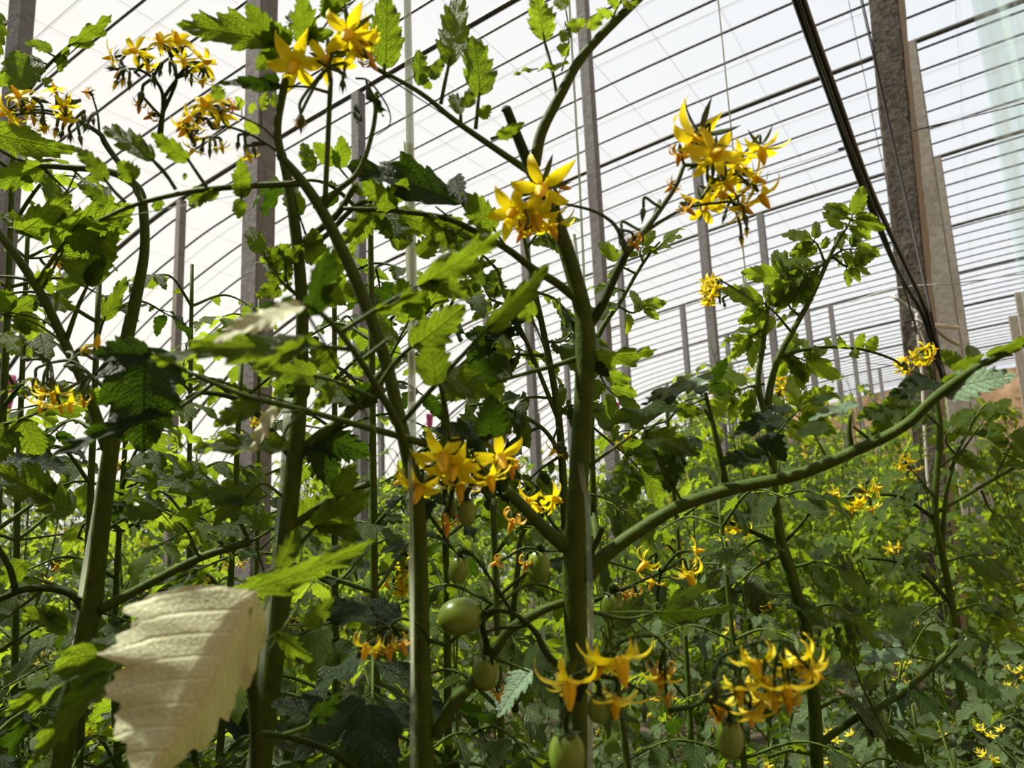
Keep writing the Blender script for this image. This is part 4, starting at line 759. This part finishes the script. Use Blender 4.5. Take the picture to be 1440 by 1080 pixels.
G.line([(1095, 770), (1115, 750), (1140, 720)], (3, 2), mi=2)
G.line([(1145, 1052), (1200, 1012), (1260, 980), (1320, 930), (1345, 905)], (5.5, 4))
G.finish(STEM)
for sd, pts, sz, pr in ((1, [(1178, 340), (1192, 318), (1200, 300)], 30, 2), (2, [(1160, 370), (1150, 345), (1140, 335)], 26, 2), (3, [(1165, 365), (1185, 352), (1205, 350)], 26, 2), (4, [(1145, 408), (1120, 395), (1095, 388)], 34, 2), (5, [(1160, 372), (1140, 378), (1125, 385)], 30, 2), (6, [(1112, 466), (1090, 440), (1072, 425)], 40, 2), (7, [(1125, 445), (1110, 430), (1115, 415)], 24, 1), (8, [(1095, 505), (1110, 500), (1135, 508)], 34, 3), (9, [(1080, 455), (1062, 470), (1055, 475)], 26, 1), (10, [(1075, 540), (1050, 545), (1030, 555)], 34, 2), (11, [(1085, 620), (1110, 590), (1125, 575)], 40, 2), (12, [(1170, 360), (1190, 375), (1200, 370)], 22, 2)):
    G.comp(pts, sz*1.5, pr+1, LEAFY, r=2.2, seed=sd, up=nrm(cdir((.1*(sd % 3-1), -.35, -1))))
G.leaf([[(1097, 502), (1130, 492), (1170, 488), (1215, 492), (1255, 505), (1268, 515)]], [(1135, 490, 1128, 476, 16), (1150, 489, 1142, 498, 14), (1190, 488, 1180, 472, 20), (1205, 490, 1215, 468, 24), (1222, 492, 1234, 472, 22), (1200, 491, 1208, 504, 20), (1170, 488, 1160, 474, 14), (1118, 495, 1095, 500, 20), (1110, 500, 1092, 530, 30)], r=3, mat=LEAFY)
for sd, pts, sz in ((21, [(1090, 700), (1130, 690), (1160, 700)], 44), (22, [(1088, 690), (1050, 690), (1030, 705)], 50), (23, [(1110, 800), (1150, 790), (1180, 800)], 50), (24, [(1125, 860), (1170, 850), (1200, 870)], 50), (25, [(1100, 780), (1060, 800), (1030, 830)], 56), (26, [(1140, 950), (1100, 940), (1060, 960)], 56), (27, [(1145, 1000), (1190, 980), (1220, 1000)], 56)):
    G.comp(pts, sz*1.2, 3, LEAFC if sd > 24 else LEAF, r=2.5, seed=sd)
G.truss([(1078, 440), (1060, 425), (1040, 410), (1015, 395)], [(997, 398, 15, 'f3', (-.6, 0, -.7)), (1000, 415, 15, 'f0', (-.4, .5, -.7)), (992, 408, 14, 'f1', (-.8, .1, -.3)), (1005, 404, 14, 'f0', (.1, -.2, -.9)), (996, 425, 13, 'f1', (-.2, .9, -.2)), (1012, 420, 8, 'bud', (.1, 1, 0)), (1018, 425, 8, 'bud', (.2, 1, 0)), (1003, 393, 13, 'f1', (-.1, -.9, -.2)), (1045, 408, 5, 'bud', (0, -1, 0)), (1000, 408, 15, 'f3', (-.1, .2, -.9))], r=2, mat=SEPAL, d=.95)
G.truss([(1085, 600), (1095, 560), (1098, 540)], [(1100, 545, 13, 'f0', (-.2, .2, -.9)), (1096, 560, 12, 'f1', (-.2, .8, -.4)), (1108, 555, 12, 'f3', (.4, .3, -.6)), (1102, 572, 11, 'f1', (.1, 1, 0)), (1098, 535, 12, 'f1', (0, -.4, -.6)), (1095, 550, 10, 'f0', (-.7, .3, -.2))], r=2, mat=SEPAL, d=1.0)
G.truss([(1140, 720), (1165, 705), (1190, 700)], [(1158, 705, 16, 'f1', (-.3, .5, -.5)), (1198, 712, 15, 'f0', (-.2, .8, -.5)), (1215, 695, 17, 'f0', (.2, .2, -.9)), (1230, 688, 15, 'f1', (.6, -.3, -.5)), (1225, 712, 15, 'f1', (.3, 1, 0)), (1172, 695, 14, 'f3', (.3, -.2, -.6)), (1208, 705, 14, 'f3', (0, .6, -.7)), (1218, 682, 12, 'bud', (.3, -1, 0))], r=2, mat=SEPAL, d=1.1)
G.truss([(1000, 725), (1010, 735), (1020, 742)], [(1018, 745, 15, 'f0', (-.2, .4, -.8)), (1035, 742, 14, 'f1', (.2, .4, -.6)), (1052, 747, 14, 'f1', (.7, .3, -.3)), (1022, 735, 13, 'f3', (0, -.4, -.8)), (1018, 758, 11, 'f1', (0, 1, 0))], r=1.5, mat=SEPAL, d=1.0)
G.truss([(1120, 840), (1100, 835), (1080, 838)], [(1066, 850, 12, 'f0', (-.1, .8, -.4)), (1080, 848, 12, 'f1', (.3, .8, -.4)), (1076, 856, 10, 'f1', (0, 1, 0)), (1035, 840, 5, 'fruit', (0, -1, 0), 0, 1.2), (1048, 842, 5, 'fruit', (0, -1, 0), 0, 1.2)], r=1.5, mat=SEPAL, d=.95)

# ---- plant tied up beside the rough post
H = Plant('tomato_plant', 'thin tomato plant tied with white rope in front of the rough post', base_under(1335, 960, 1.75), 1.75, seed=51)
H.ground([(1345, 920)], 6)
H.line([(1345, 925), (1338, 850), (1325, 780), (1315, 720), (1318, 660), (1322, 600), (1312, 540), (1302, 500)], [6, 5.5, 5, 5, 4.5, 4, 3.5, 3])
H.line([(1325, 780), (1330, 700), (1345, 640), (1370, 590)], (3.5, 2))
H.line([(1338, 850), (1300, 810), (1260, 790), (1220, 785)], (3.5, 2), mi=2)
H.line([(1318, 720), (1370, 690), (1440, 650)], (3, 2))
H.line([(1315, 730), (1270, 700), (1235, 695)], (3, 2), mi=2)
H.finish(STEM)
for i, (pts, sz) in enumerate((([(1318, 660), (1345, 640), (1360, 640)], 34), ([(1322, 600), (1300, 580), (1285, 575)], 30), ([(1335, 660), (1370, 610), (1385, 590)], 34), ([(1316, 700), (1290, 680), (1270, 690)], 34), ([(1330, 790), (1370, 780), (1400, 790)], 40), ([(1370, 590), (1385, 570), (1400, 570)], 30), ([(1325, 780), (1290, 770), (1270, 780)], 36), ([(1340, 860), (1380, 850), (1410, 870)], 44), ([(1338, 840), (1300, 860), (1280, 880)], 44), ([(1345, 640), (1330, 620), (1340, 600)], 26), ([(1400, 670), (1415, 640), (1425, 620)], 30), ([(1380, 690), (1395, 720), (1420, 730)], 34))):
    H.comp(pts, sz*1.35, 3, LEAFY if i in (0, 2, 5, 9) else LEAF, r=2, seed=60+i)
H.truss([(1305, 520), (1303, 505), (1300, 498)], [(1300, 490, 14, 'f0', (0, -.2, -.9)), (1288, 500, 12, 'f1', (-.7, .2, -.4)), (1306, 502, 13, 'f3', (.4, .3, -.7)), (1294, 510, 11, 'f1', (-.3, .8, -.3)), (1312, 492, 10, 'f1', (.9, -.2, -.2)), (1302, 508, 11, 'f0', (0, .7, -.6))], r=2, mat=SEPAL, d=1.72)
H.truss([(1310, 540), (1290, 525), (1275, 520)], [(1268, 518, 12, 'f0', (-.3, .2, -.8)), (1272, 508, 11, 'f1', (.1, -.6, -.4)), (1264, 510, 10, 'f1', (-.8, -.2, -.3)), (1275, 522, 10, 'f3', (.3, .6, -.4))], r=1.6, mat=SEPAL, d=1.6)
H.truss([(1316, 700), (1290, 670), (1280, 660)], [(1275, 648, 13, 'f0', (-.2, .3, -.9)), (1285, 660, 12, 'f1', (.2, .8, -.3)), (1268, 655, 11, 'f1', (-.6, .5, -.3)), (1276, 672, 11, 'f3', (0, .9, -.3))], r=1.6, mat=SEPAL, d=1.8)
H.truss([(1260, 790), (1255, 780), (1254, 775)], [(1252, 772, 12, 'f0', (-.1, .2, -.9)), (1262, 770, 10, 'f1', (.6, 0, -.4))], r=1.6, mat=SEPAL, d=1.6)
H.truss([(1370, 780), (1380, 790), (1385, 795)], [(1375, 796, 11, 'f1', (-.3, .4, -.6)), (1388, 794, 12, 'f0', (.2, .2, -.8)), (1398, 790, 10, 'f1', (.8, 0, -.2))], r=1.6, mat=SEPAL, d=1.8)

# ---- slim plants in the middle distance, in gaps between the thick stems
J = Plant('tomato_plant', 'slim tomato shoot rising just right of the main middle stem against the roof', base_under(845, 700, .85, .05, .1), .85, seed=71)
J.ground([(835, 720)], 5)
J.line([(835, 725), (832, 600), (835, 500), (848, 460), (872, 425), (895, 385), (915, 355), (928, 340)], [5, 4, 4, 3.5, 3, 2.5, 2, 1.3])
J.finish()
for i, (pts, sz) in enumerate((([(915, 355), (930, 345), (935, 338)], 24), ([(895, 385), (875, 375), (868, 365)], 26), ([(880, 410), (865, 405), (850, 400)], 30), ([(905, 370), (900, 355), (905, 345)], 22), ([(868, 430), (890, 440), (905, 430)], 24), ([(835, 500), (850, 540), (870, 560)], 44), ([(833, 600), (880, 640), (900, 660)], 50))):
    J.comp(pts, sz*1.4, 2 if sz < 40 else 3, LEAFY if sz < 40 else LEAF, r=2, seed=80+i)
K = Plant('tomato_plant', 'bushy tomato plant close behind, between the ribbon and the main middle stem', base_under(770, 760, .75, .02, .08), .75, seed=75)
K.ground([(795, 740)], 6)
K.line([(795, 745), (790, 640), (782, 560), (765, 470), (752, 410), (740, 350), (735, 320)], [6, 5.5, 5, 4.5, 4, 3, 2])
K.line([(785, 590), (740, 480), (715, 430), (700, 380)], (3.5, 2))
K.line([(790, 640), (760, 600), (700, 570), (660, 570)], (3.5, 2))
K.line([(795, 700), (740, 740), (728, 800), (720, 900), (725, 1000)], (3.5, 5))
K.finish()
for i, (pts, sz, m) in enumerate((([(752, 410), (780, 420), (800, 440)], 56, LEAF), ([(760, 450), (740, 430), (725, 440)], 60, LEAFD), ([(765, 480), (790, 480), (810, 460)], 56, LEAF), ([(740, 350), (755, 330), (770, 320)], 40, LEAFY), ([(715, 430), (690, 420), (680, 400)], 44, LEAF), ([(782, 560), (740, 560), (720, 580)], 60, LEAF), ([(785, 590), (800, 570), (830, 580)], 50, LEAF), ([(760, 600), (720, 620), (700, 650)], 60, LEAFD), ([(700, 570), (670, 600), (650, 620)], 60, LEAF), ([(700, 380), (680, 360), (660, 350)], 40, LEAFY), ([(790, 640), (760, 660), (730, 690)], 60, LEAF), ([(795, 690), (850, 700), (880, 720)], 60, LEAF), ([(765, 500), (700, 500), (680, 520)], 56, LEAF), ([(740, 480), (720, 460), (700, 470)], 50, LEAFD))):
    K.comp(pts, sz*1.2, 3, m, r=2.5, seed=100+i)
K.truss([(785, 600), (778, 620), (780, 635)], [(788, 630, 13, 'bud', (0, 1, 0)), (795, 634, 13, 'bud', (.2, 1, 0)), (780, 632, 16, 'f1', (-.5, .6, 0)), (792, 640, 14, 'f1', (0, 1, 0))], r=2, mat=SEPAL, d=.74)

# ---- generic young leafy plants filling between the nearest stems
def filler(name_label, x, d, topy, n, sz, seed, col=LEAF, botx=None, tr=()):
    bx = botx if botx is not None else x
    T = Plant('tomato_plant', name_label, base_under(bx, 900, d), d, seed=seed); rg = random.Random(seed)
    topW = at(x, topy, d); b = T.base
    T.stem = MB(); ctrl = [np.zeros(3)-[0, 0, .02]]
    for i in range(1, 6):
        f = i/5; ctrl.append((topW-b)*f+np.array([rg.uniform(-.04, .04)*(1-f), rg.uniform(-.04, .04)*(1-f), 0]))
    A = spline(ctrl, 6); nA = len(A); tube(T.stem, A, np.linspace(.0075, .0025, nA), 8)
    T.finish()
    n = int(n*1.5)
    for i in range(n):
        f = .3+.7*((i+.5)/n)**.6; p = A[int(f*(nA-1))]; a = i*2.4+rg.random()
        Lr = (.20 if f < .8 else .10)*rg.uniform(.7, 1.2)*d**.3; up = rg.uniform(.1, .8) if f > .75 else rg.uniform(-.1, .5)
        dirh = np.array([math.cos(a), math.sin(a), 0]); W = [p, p+dirh*Lr*.5+[0, 0, Lr*.35*(up+.3)], p+dirh*Lr+[0, 0, Lr*.5*(up-.2)]]
        # keep clear of the lens
        if min(np.linalg.norm(w+b-CAM) for w in W) < d*.72: continue
        mb = MB(); compound(mb, W, .0022, 1.15*sz*rg.uniform(.75, 1.1)*(1 if f < .8 else .65), rg, None, 3 if f < .85 else 2, 18, 7, droop=.4)
        link('leaf', mb.mesh('leaf', [col if rg.random() < .8 else (LEAFD if f < .7 else LEAFY), STEM]), T.root)
    for (tx, ty, nfl, rpx) in tr:
        pt = min(range(nA), key=lambda i: (proj(A[i]+b)[0]-tx)**2+(proj(A[i]+b)[1]-ty)**2); q = proj(A[pt]+b)
        items = []
        for k in range(nfl):
            ty_ = rg.choice(['f0', 'f1', 'f1', 'f3', 'f2', 'tip', 'bud']); ang = rg.uniform(0, 6.28); rr_ = rpx*1.0*math.sqrt(rg.random())
            items.append((tx+math.cos(ang)*rr_*1.4, ty+math.sin(ang)*rr_, rpx*(.62 if ty_[0] == 'f' else .42), ty_, (rg.uniform(-.6, .6), rg.uniform(.1, 1), rg.uniform(-.8, 0)), 0))
        T.truss([(q[0], q[1], q[2]), ((q[0]+tx)/2, (q[1]+ty)/2-4, (q[2]+d)/2), (tx, ty-rpx*.5, d)], items, r=1.8, mat=SEPAL, d=d)
    return T
filler('leafy tomato plant filling the left edge behind the leftmost stem', 40, .95, 300, 15, .062, 201, LEAF, tr=((75, 370, 5, 22), (265, 735, 5, 20), (70, 800, 3, 18)))
filler('leafy tomato plant between the two thick stems on the left, beneath the short post', 270, 1.0, 372, 17, .062, 202, LEAF, tr=((265, 810, 6, 22), (232, 830, 6, 20)))
filler('tomato plant rising behind the second stem from the left beside the dark post', 470, .85, 330, 15, .058, 203, LEAF, 440, tr=((385, 600, 3, 20), (485, 540, 4, 20)))
filler('leafy tomato plant behind the stem with the blurred leaves', 620, .8, 400, 16, .056, 204, LEAF, tr=((568, 808, 7, 26), (600, 640, 3, 16)))
filler('tomato plant showing right of the main middle stem above the long curved branch', 935, 1.15, 545, 13, .062, 205, LEAF, tr=((875, 620, 4, 18), (950, 770, 3, 16)))
filler('tomato plant low at the left, under the leftmost side branch', 180, .85, 560, 14, .06, 206, LEAF, 200, tr=((190, 662, 5, 24), (120, 740, 3, 18)))
filler('tomato plant with fine leaves behind the blurred left leaves', 365, 1.2, 420, 16, .066, 207, LEAFY, tr=((445, 885, 4, 16), (415, 880, 4, 16)))
filler('tomato plant whose leaves crowd the left centre behind the large dark drooping leaf', 140, .75, 380, 14, .055, 208, LEAFD, 150, tr=((150, 640, 3, 18),))
filler('tomato plant with broad leaves low behind the round green tomato', 690, .72, 640, 14, .058, 209, LEAF, 700)
filler('tomato plant in the gap between the second thick stem and the blurred leaves', 340, .8, 500, 15, .056, 210, LEAF, 330, tr=((275, 735, 3, 16),))
filler('tomato plant low in front of the light green one, beneath the long curved branch', 1010, .95, 690, 16, .06, 211, LEAF, tr=((972, 800, 3, 14),))
filler('tomato plant behind the upper left flower trusses, thin and tall', 20, .75, 160, 14, .055, 212, LEAF, 40)
filler('tomato plant behind the forked upper stems left of the ribbon', 520, .7, 230, 15, .048, 213, LEAFD, 540)
G.leaf([[(1320, 930), (1290, 925), (1275, 920)], [(1320, 930), (1340, 940)]], [(1272, 918, 1212, 930, 34, 45, .3), (1265, 905, 1225, 890, 26, 40), (1345, 930, 1410, 985, 44, 50), (1275, 965, 1260, 1010, 40, 30), (1330, 920, 1375, 900, 36, 45), (1285, 965, 1330, 1010, 40, 40)], r=2, mat=LEAFG)
G.leaf([[(1230, 1000), (1210, 960), (1200, 930)], [(1230, 1000), (1250, 1040)]], [(1200, 932, 1170, 880, 46, 40), (1205, 950, 1150, 945, 40, 45), (1215, 965, 1250, 940, 36, 40), (1250, 1040, 1300, 1075, 50, 40)], r=2, mat=LEAFC)
D.leaf([[(690, 925), (720, 935), (745, 945)]], [(742, 942, 765, 900, 50, 30, .5, .3, .5, .51), (745, 945, 700, 1010, 60, 45, .4, .3, .48, .47), (750, 950, 800, 1000, 44, 40, .4, .2, .5, .5)], r=3, mat=LEAFG)
D.leaf([[(830, 860), (880, 870), (930, 860)], [(880, 870), (900, 900)], [(930, 860, .56), (935, 850, .56)], [(860, 868), (862, 882, .55)]], [(930, 862, 1035, 850, 46, 55, .3, .3, .55, .56), (900, 900, 960, 960, 50, 50, .3, .3, .52, .52), (860, 880, 905, 835, 44, 30, .4, .3, .55, .56), (935, 850, 1030, 790, 40, 50, .3, .3, .56, .6)], r=3, mat=LEAFC)

# ------------------------------------------------------------------ the crop: plants in the middle distance and far off
def crop_proto(seed, h, nleaf, sz, detail, parts):
    """returns list of (name, mesh) local to the plant base"""
    rg = random.Random(seed); out = []
    ctrl = [np.array([0, 0, -.03])]
    for i in range(1, 6): ctrl.append(np.array([rg.uniform(-.05, .05), rg.uniform(-.05, .05), h*i/5]))
    A = spline(ctrl, 5); nA = len(A); st = MB(); tube(st, A, np.linspace(.0075, .002, nA), 6 if detail else 4)
    fork = A[int(nA*.6)]; a = rg.uniform(0, 6.28); B2 = spline([fork, fork+[math.cos(a)*.07, math.sin(a)*.07, h*.14], fork+[math.cos(a)*.11, math.sin(a)*.11, h*.34]], 5); tube(st, B2, np.linspace(.005, .002, len(B2)), 5)
    out.append(('stem', st.mesh('stem', [STEM])))
    leaves = []; cur = MB(); nt, ns = (10, 5) if detail else (6, 3)
    for i in range(nleaf):
        f = .14+.86*((i+.5)/nleaf)**.8
        line = B2 if (f > .68 and i % 2) else A
        p = line[min(len(line)-1, int((f if line is A else (f-.6)/.4)*(len(line)-1)))]
        a = i*2.4+rg.uniform(-.5, .5); top = f > .82
        Lr = (.12 if top else .27)*rg.uniform(.75, 1.2); e = rg.uniform(.5, 1.3) if top else rg.uniform(-.15, .55)
        dh = np.array([math.cos(a), math.sin(a), 0])
        W = [p, p+dh*Lr*.5+[0, 0, Lr*(e*.5+.12)], p+dh*Lr*(.9)+[0, 0, Lr*(e*.6-.08)]]
        mb = MB() if parts else cur
        compound(mb, W, .002, sz*rg.uniform(.75, 1.1)*(.62 if top else 1), rg, None, 3 if (detail and not top) else 2, nt, ns, small=detail, droop=.35, width=.66)
        if parts: out.append(('leaf', mb.mesh('leaf', [(LEAFY if (top and h > 1.2) or rg.random() < .06 else LEAFC), STEM])))
    if not parts: out.append(('foliage', cur.mesh('foliage', [LEAF if seed % 2 else LEAFY, STEM])))
    for k in range(3 if detail else 4):
        mb = MB(); f = (.5, .68, .86, .95)[k]; p = A[int(f*(nA-1))]; a = rg.uniform(0, 6.28); e = p+[math.cos(a)*.10, math.sin(a)*.10, .01]
        Q = spline([p, (p+e)/2+[0, 0, .04], e], 4); tube(mb, Q, .0014, 4, 2)
        for j in range(7 if detail else 5):
            q = e+np.array([rg.uniform(-.03, .03), rg.uniform(-.03, .03), rg.uniform(-.045, .01)]); z = nrm(np.array([rg.uniform(-.8, .8), rg.uniform(-.8, .8), rg.uniform(-1, .1)]))
            if rg.random() < .22: bud_geo(mb, mtx(q, frame_z(z), .010), 1, seg=4)
            else: flower_geo(mb, mtx(q, frame_z(z, j), .0145 if detail else .017), rg, 5, rg.uniform(.7, 1.8), nt=4 if detail else 3, seg=4, wid=.4)
        out.append(('flower_truss', mb.mesh('flower_truss', FM)))
    if detail and seed % 2:
        for k in range(3):
            p = A[int((.35+.08*k)*(nA-1))]; a = rg.uniform(0, 6.28); q = p+[math.cos(a)*.05, math.sin(a)*.05, -.02]
            out.append(('tomato', (q, p)))
    return out
def place(proto, loc, rz, sc, label, group):
    e = empty('tomato_plant', loc); e.rotation_euler = (0, 0, rz); e.scale = (sc, sc, sc); tag(e, label, 'tomato plant', group)
    for nm, me in proto:
        if nm == 'tomato':
            q, p = me; o = link('tomato', FRM, e, Matrix(mtx(q, np.eye(3), (.011, .011, .014)).tolist())); link('calyx', CALM, o)
        else: link(nm, me, e)
NEARP = [crop_proto(300+i, (1.34, 1.5, 1.62, 1.25, 1.45)[i], 34, .080, True, True) for i in range(5)]
LOWP = [crop_proto(350+i, (.85, 1.0, 1.1, .92)[i], 32, .085, True, True) for i in range(4)]
MIDP = [crop_proto(400+i, (1.65, 1.8, 1.9, 1.72, 1.58, 1.82)[i], 50, .090, True, False) for i in range(6)]
FARP = [crop_proto(500+i, (1.7, 1.85, 1.95, 1.78)[i], 46, .115, False, False) for i in range(4)]
rg = random.Random(77)
taken = [(float(MAINP[0]), float(MAINP[1]))]
cnt = 0
def ok(x, y, md):
    for (a, b) in taken:
        if (a-x)**2+(b-y)**2 < md*md: return False
    return True
def zone(px, d):
    side = 'left' if px < 480 else ('middle' if px < 960 else 'right')
    rng_ = 'near' if d < 2.6 else ('mid' if d < 6 else 'far')
    lab = {('left', 'near'): 'leafy tomato plant standing behind the two thick stems on the left',
           ('middle', 'near'): 'leafy tomato plant standing close behind the central stems and hanging tomatoes',
           ('right', 'near'): 'leafy tomato plant in the low carpet left of the rough post, lower right',
           ('left', 'mid'): 'tomato plant of the crop on the left, in front of the bright film edge',
           ('middle', 'mid'): 'tomato plant of the crop in the middle distance behind the central stems',
           ('right', 'mid'): 'tomato plant of the crop in the middle distance near the rough post',
           ('left', 'far'): 'far tomato plant low against the white film on the left',
           ('middle', 'far'): 'far tomato plant of the crop behind the middle, merged with its neighbours',
           ('right', 'far'): 'far tomato plant of the crop towards the earth end wall'}[(side, rng_)]
    return lab, '%s crop plants, %s' % (rng_, side), rng_
# near, mid and far plants on jittered rows
cand = []
for iy in range(0, 110):
    for ix in range(0, 60):
        x = -9.2+ix*.30+rg.uniform(-.09, .09); y = -.6+iy*.34+rg.uniform(-.1, .1)
        px, py, d = proj((x, y, .9))
        if d < 1.05 or px < -160 or px > 1560 or x > .75 or y > 23: continue
        cand.append((d, x, y, px))
cand.sort()
nn = {'near': 0, 'mid': 0, 'far': 0}
for d, x, y, px in cand:
    lab, gr, z = zone(px, d)
    if cnt > 400: break
    md = {'near': .25, 'mid': .33+.03*d, 'far': .62}[z]
    if x > .25 and z != 'near' and rg.random() < .5: continue
    if not ok(x, y, md): continue
    if nn[z] >= {'near': 90, 'mid': 170, 'far': 150}[z]: continue
    taken.append((x, y)); nn[z] += 1; cnt += 1
    sc = rg.uniform(.88, 1.08); right = px > 880
    if z == 'near':
        low = (right and d < 2.3) or rg.random() < .35
        pr = rg.choice(LOWP if low else NEARP)
        if d < 1.6 and not low: sc *= .85
        if px > 1120 and not low: sc *= .85
    elif z == 'mid': pr = rg.choice(MIDP); sc *= (1.1 if px > 980 and d > 3.4 else .93)
    else: pr = rg.choice(FARP); sc *= (1.32 if px > 960 and d < 14 else 1.1)
    place(pr, (x, y, 0), rg.uniform(0, 6.28), sc, lab, gr)
# low carpet of foliage beneath the nearest stems
for i in range(60):
    px = rg.uniform(-60, 1480); d = rg.uniform(.68, 1.15)
    p = at(px, 900, d)
    if not ok(p[0], p[1], .13): continue
    taken.append((p[0], p[1])); lab, gr, z = zone(px, d)
    place(rg.choice(LOWP), (p[0], p[1], 0), rg.uniform(0, 6.28), rg.uniform(.85, 1.0), 'low bushy tomato plant in the dark beneath the nearest stems, %s side' % gr.split(', ')[1], 'low plants beneath the nearest stems, '+gr.split(', ')[1])
print('crop', nn, cnt)

# ------------------------------------------------------------------ camera, light
cam = bpy.data.cameras.new('camera'); co = bpy.data.objects.new('camera', cam); C.objects.link(co)
xr, yd_, zf = cdir((1, 0, 0)), cdir((0, 1, 0)), cdir((0, 0, 1))
Mc = Matrix([[xr[0], -yd_[0], -zf[0], CAM[0]], [xr[1], -yd_[1], -zf[1], CAM[1]], [xr[2], -yd_[2], -zf[2], CAM[2]], [0, 0, 0, 1]])
co.matrix_world = Mc
cam.sensor_fit = 'HORIZONTAL'; cam.sensor_width = 34.667; cam.lens = 34.667*F/1440
cam.clip_start = .02; cam.clip_end = 200
cam.dof.use_dof = True; cam.dof.focus_distance = .8; cam.dof.aperture_fstop = cam.lens/2.1
bpy.context.scene.camera = co
sun = bpy.data.lights.new('sun', 'SUN'); so = bpy.data.objects.new('sun', sun); C.objects.link(so)
sun.energy = 12.5; sun.angle = math.radians(3); sun.color = (1.0, .93, .78)
sd = cdir((.70, 1.0, -.32))     # direction the light travels, seen from the camera: to the right, down, towards us
so.rotation_euler = Vector(sd).to_track_quat('-Z', 'Y').to_euler()
w = bpy.data.worlds.new('world'); bpy.context.scene.world = w; w.use_nodes = True
nt = w.node_tree; nt.nodes.clear(); L = nt.links.new
out = nt.nodes.new('ShaderNodeOutputWorld'); bg = nt.nodes.new('ShaderNodeBackground')
tc = nt.nodes.new('ShaderNodeTexCoord'); sp = nt.nodes.new('ShaderNodeSeparateXYZ'); L(tc.outputs['Generated'], sp.inputs[0])
mx_ = math_(nt, 'ADD', math_(nt, 'MULTIPLY', sp.outputs[0], .9), math_(nt, 'ADD', math_(nt, 'MULTIPLY', sp.outputs[2], .55), .55))
cl = nt.nodes.new('ShaderNodeClamp'); L(mx_, cl.inputs[0])
L(mixc(nt, cl.outputs[0], (.98, .94, .88), (.76, .84, .96)), bg.inputs[0]); bg.inputs[1].default_value = .92
L(bg.outputs[0], out.inputs[0])
sc = bpy.context.scene
sc.view_settings.view_transform = 'Standard'; sc.view_settings.look = 'None'; sc.view_settings.gamma = 1; sc.view_settings.use_curve_mapping = False
sc.view_settings.exposure = 0.0
cy = sc.cycles
cy.max_bounces = 6; cy.diffuse_bounces = 2; cy.glossy_bounces = 2; cy.transmission_bounces = 3; cy.transparent_max_bounces = 10
cy.use_denoising = True; cy.caustics_reflective = False; cy.caustics_refractive = False
cy.use_adaptive_sampling = True; cy.adaptive_threshold = .02
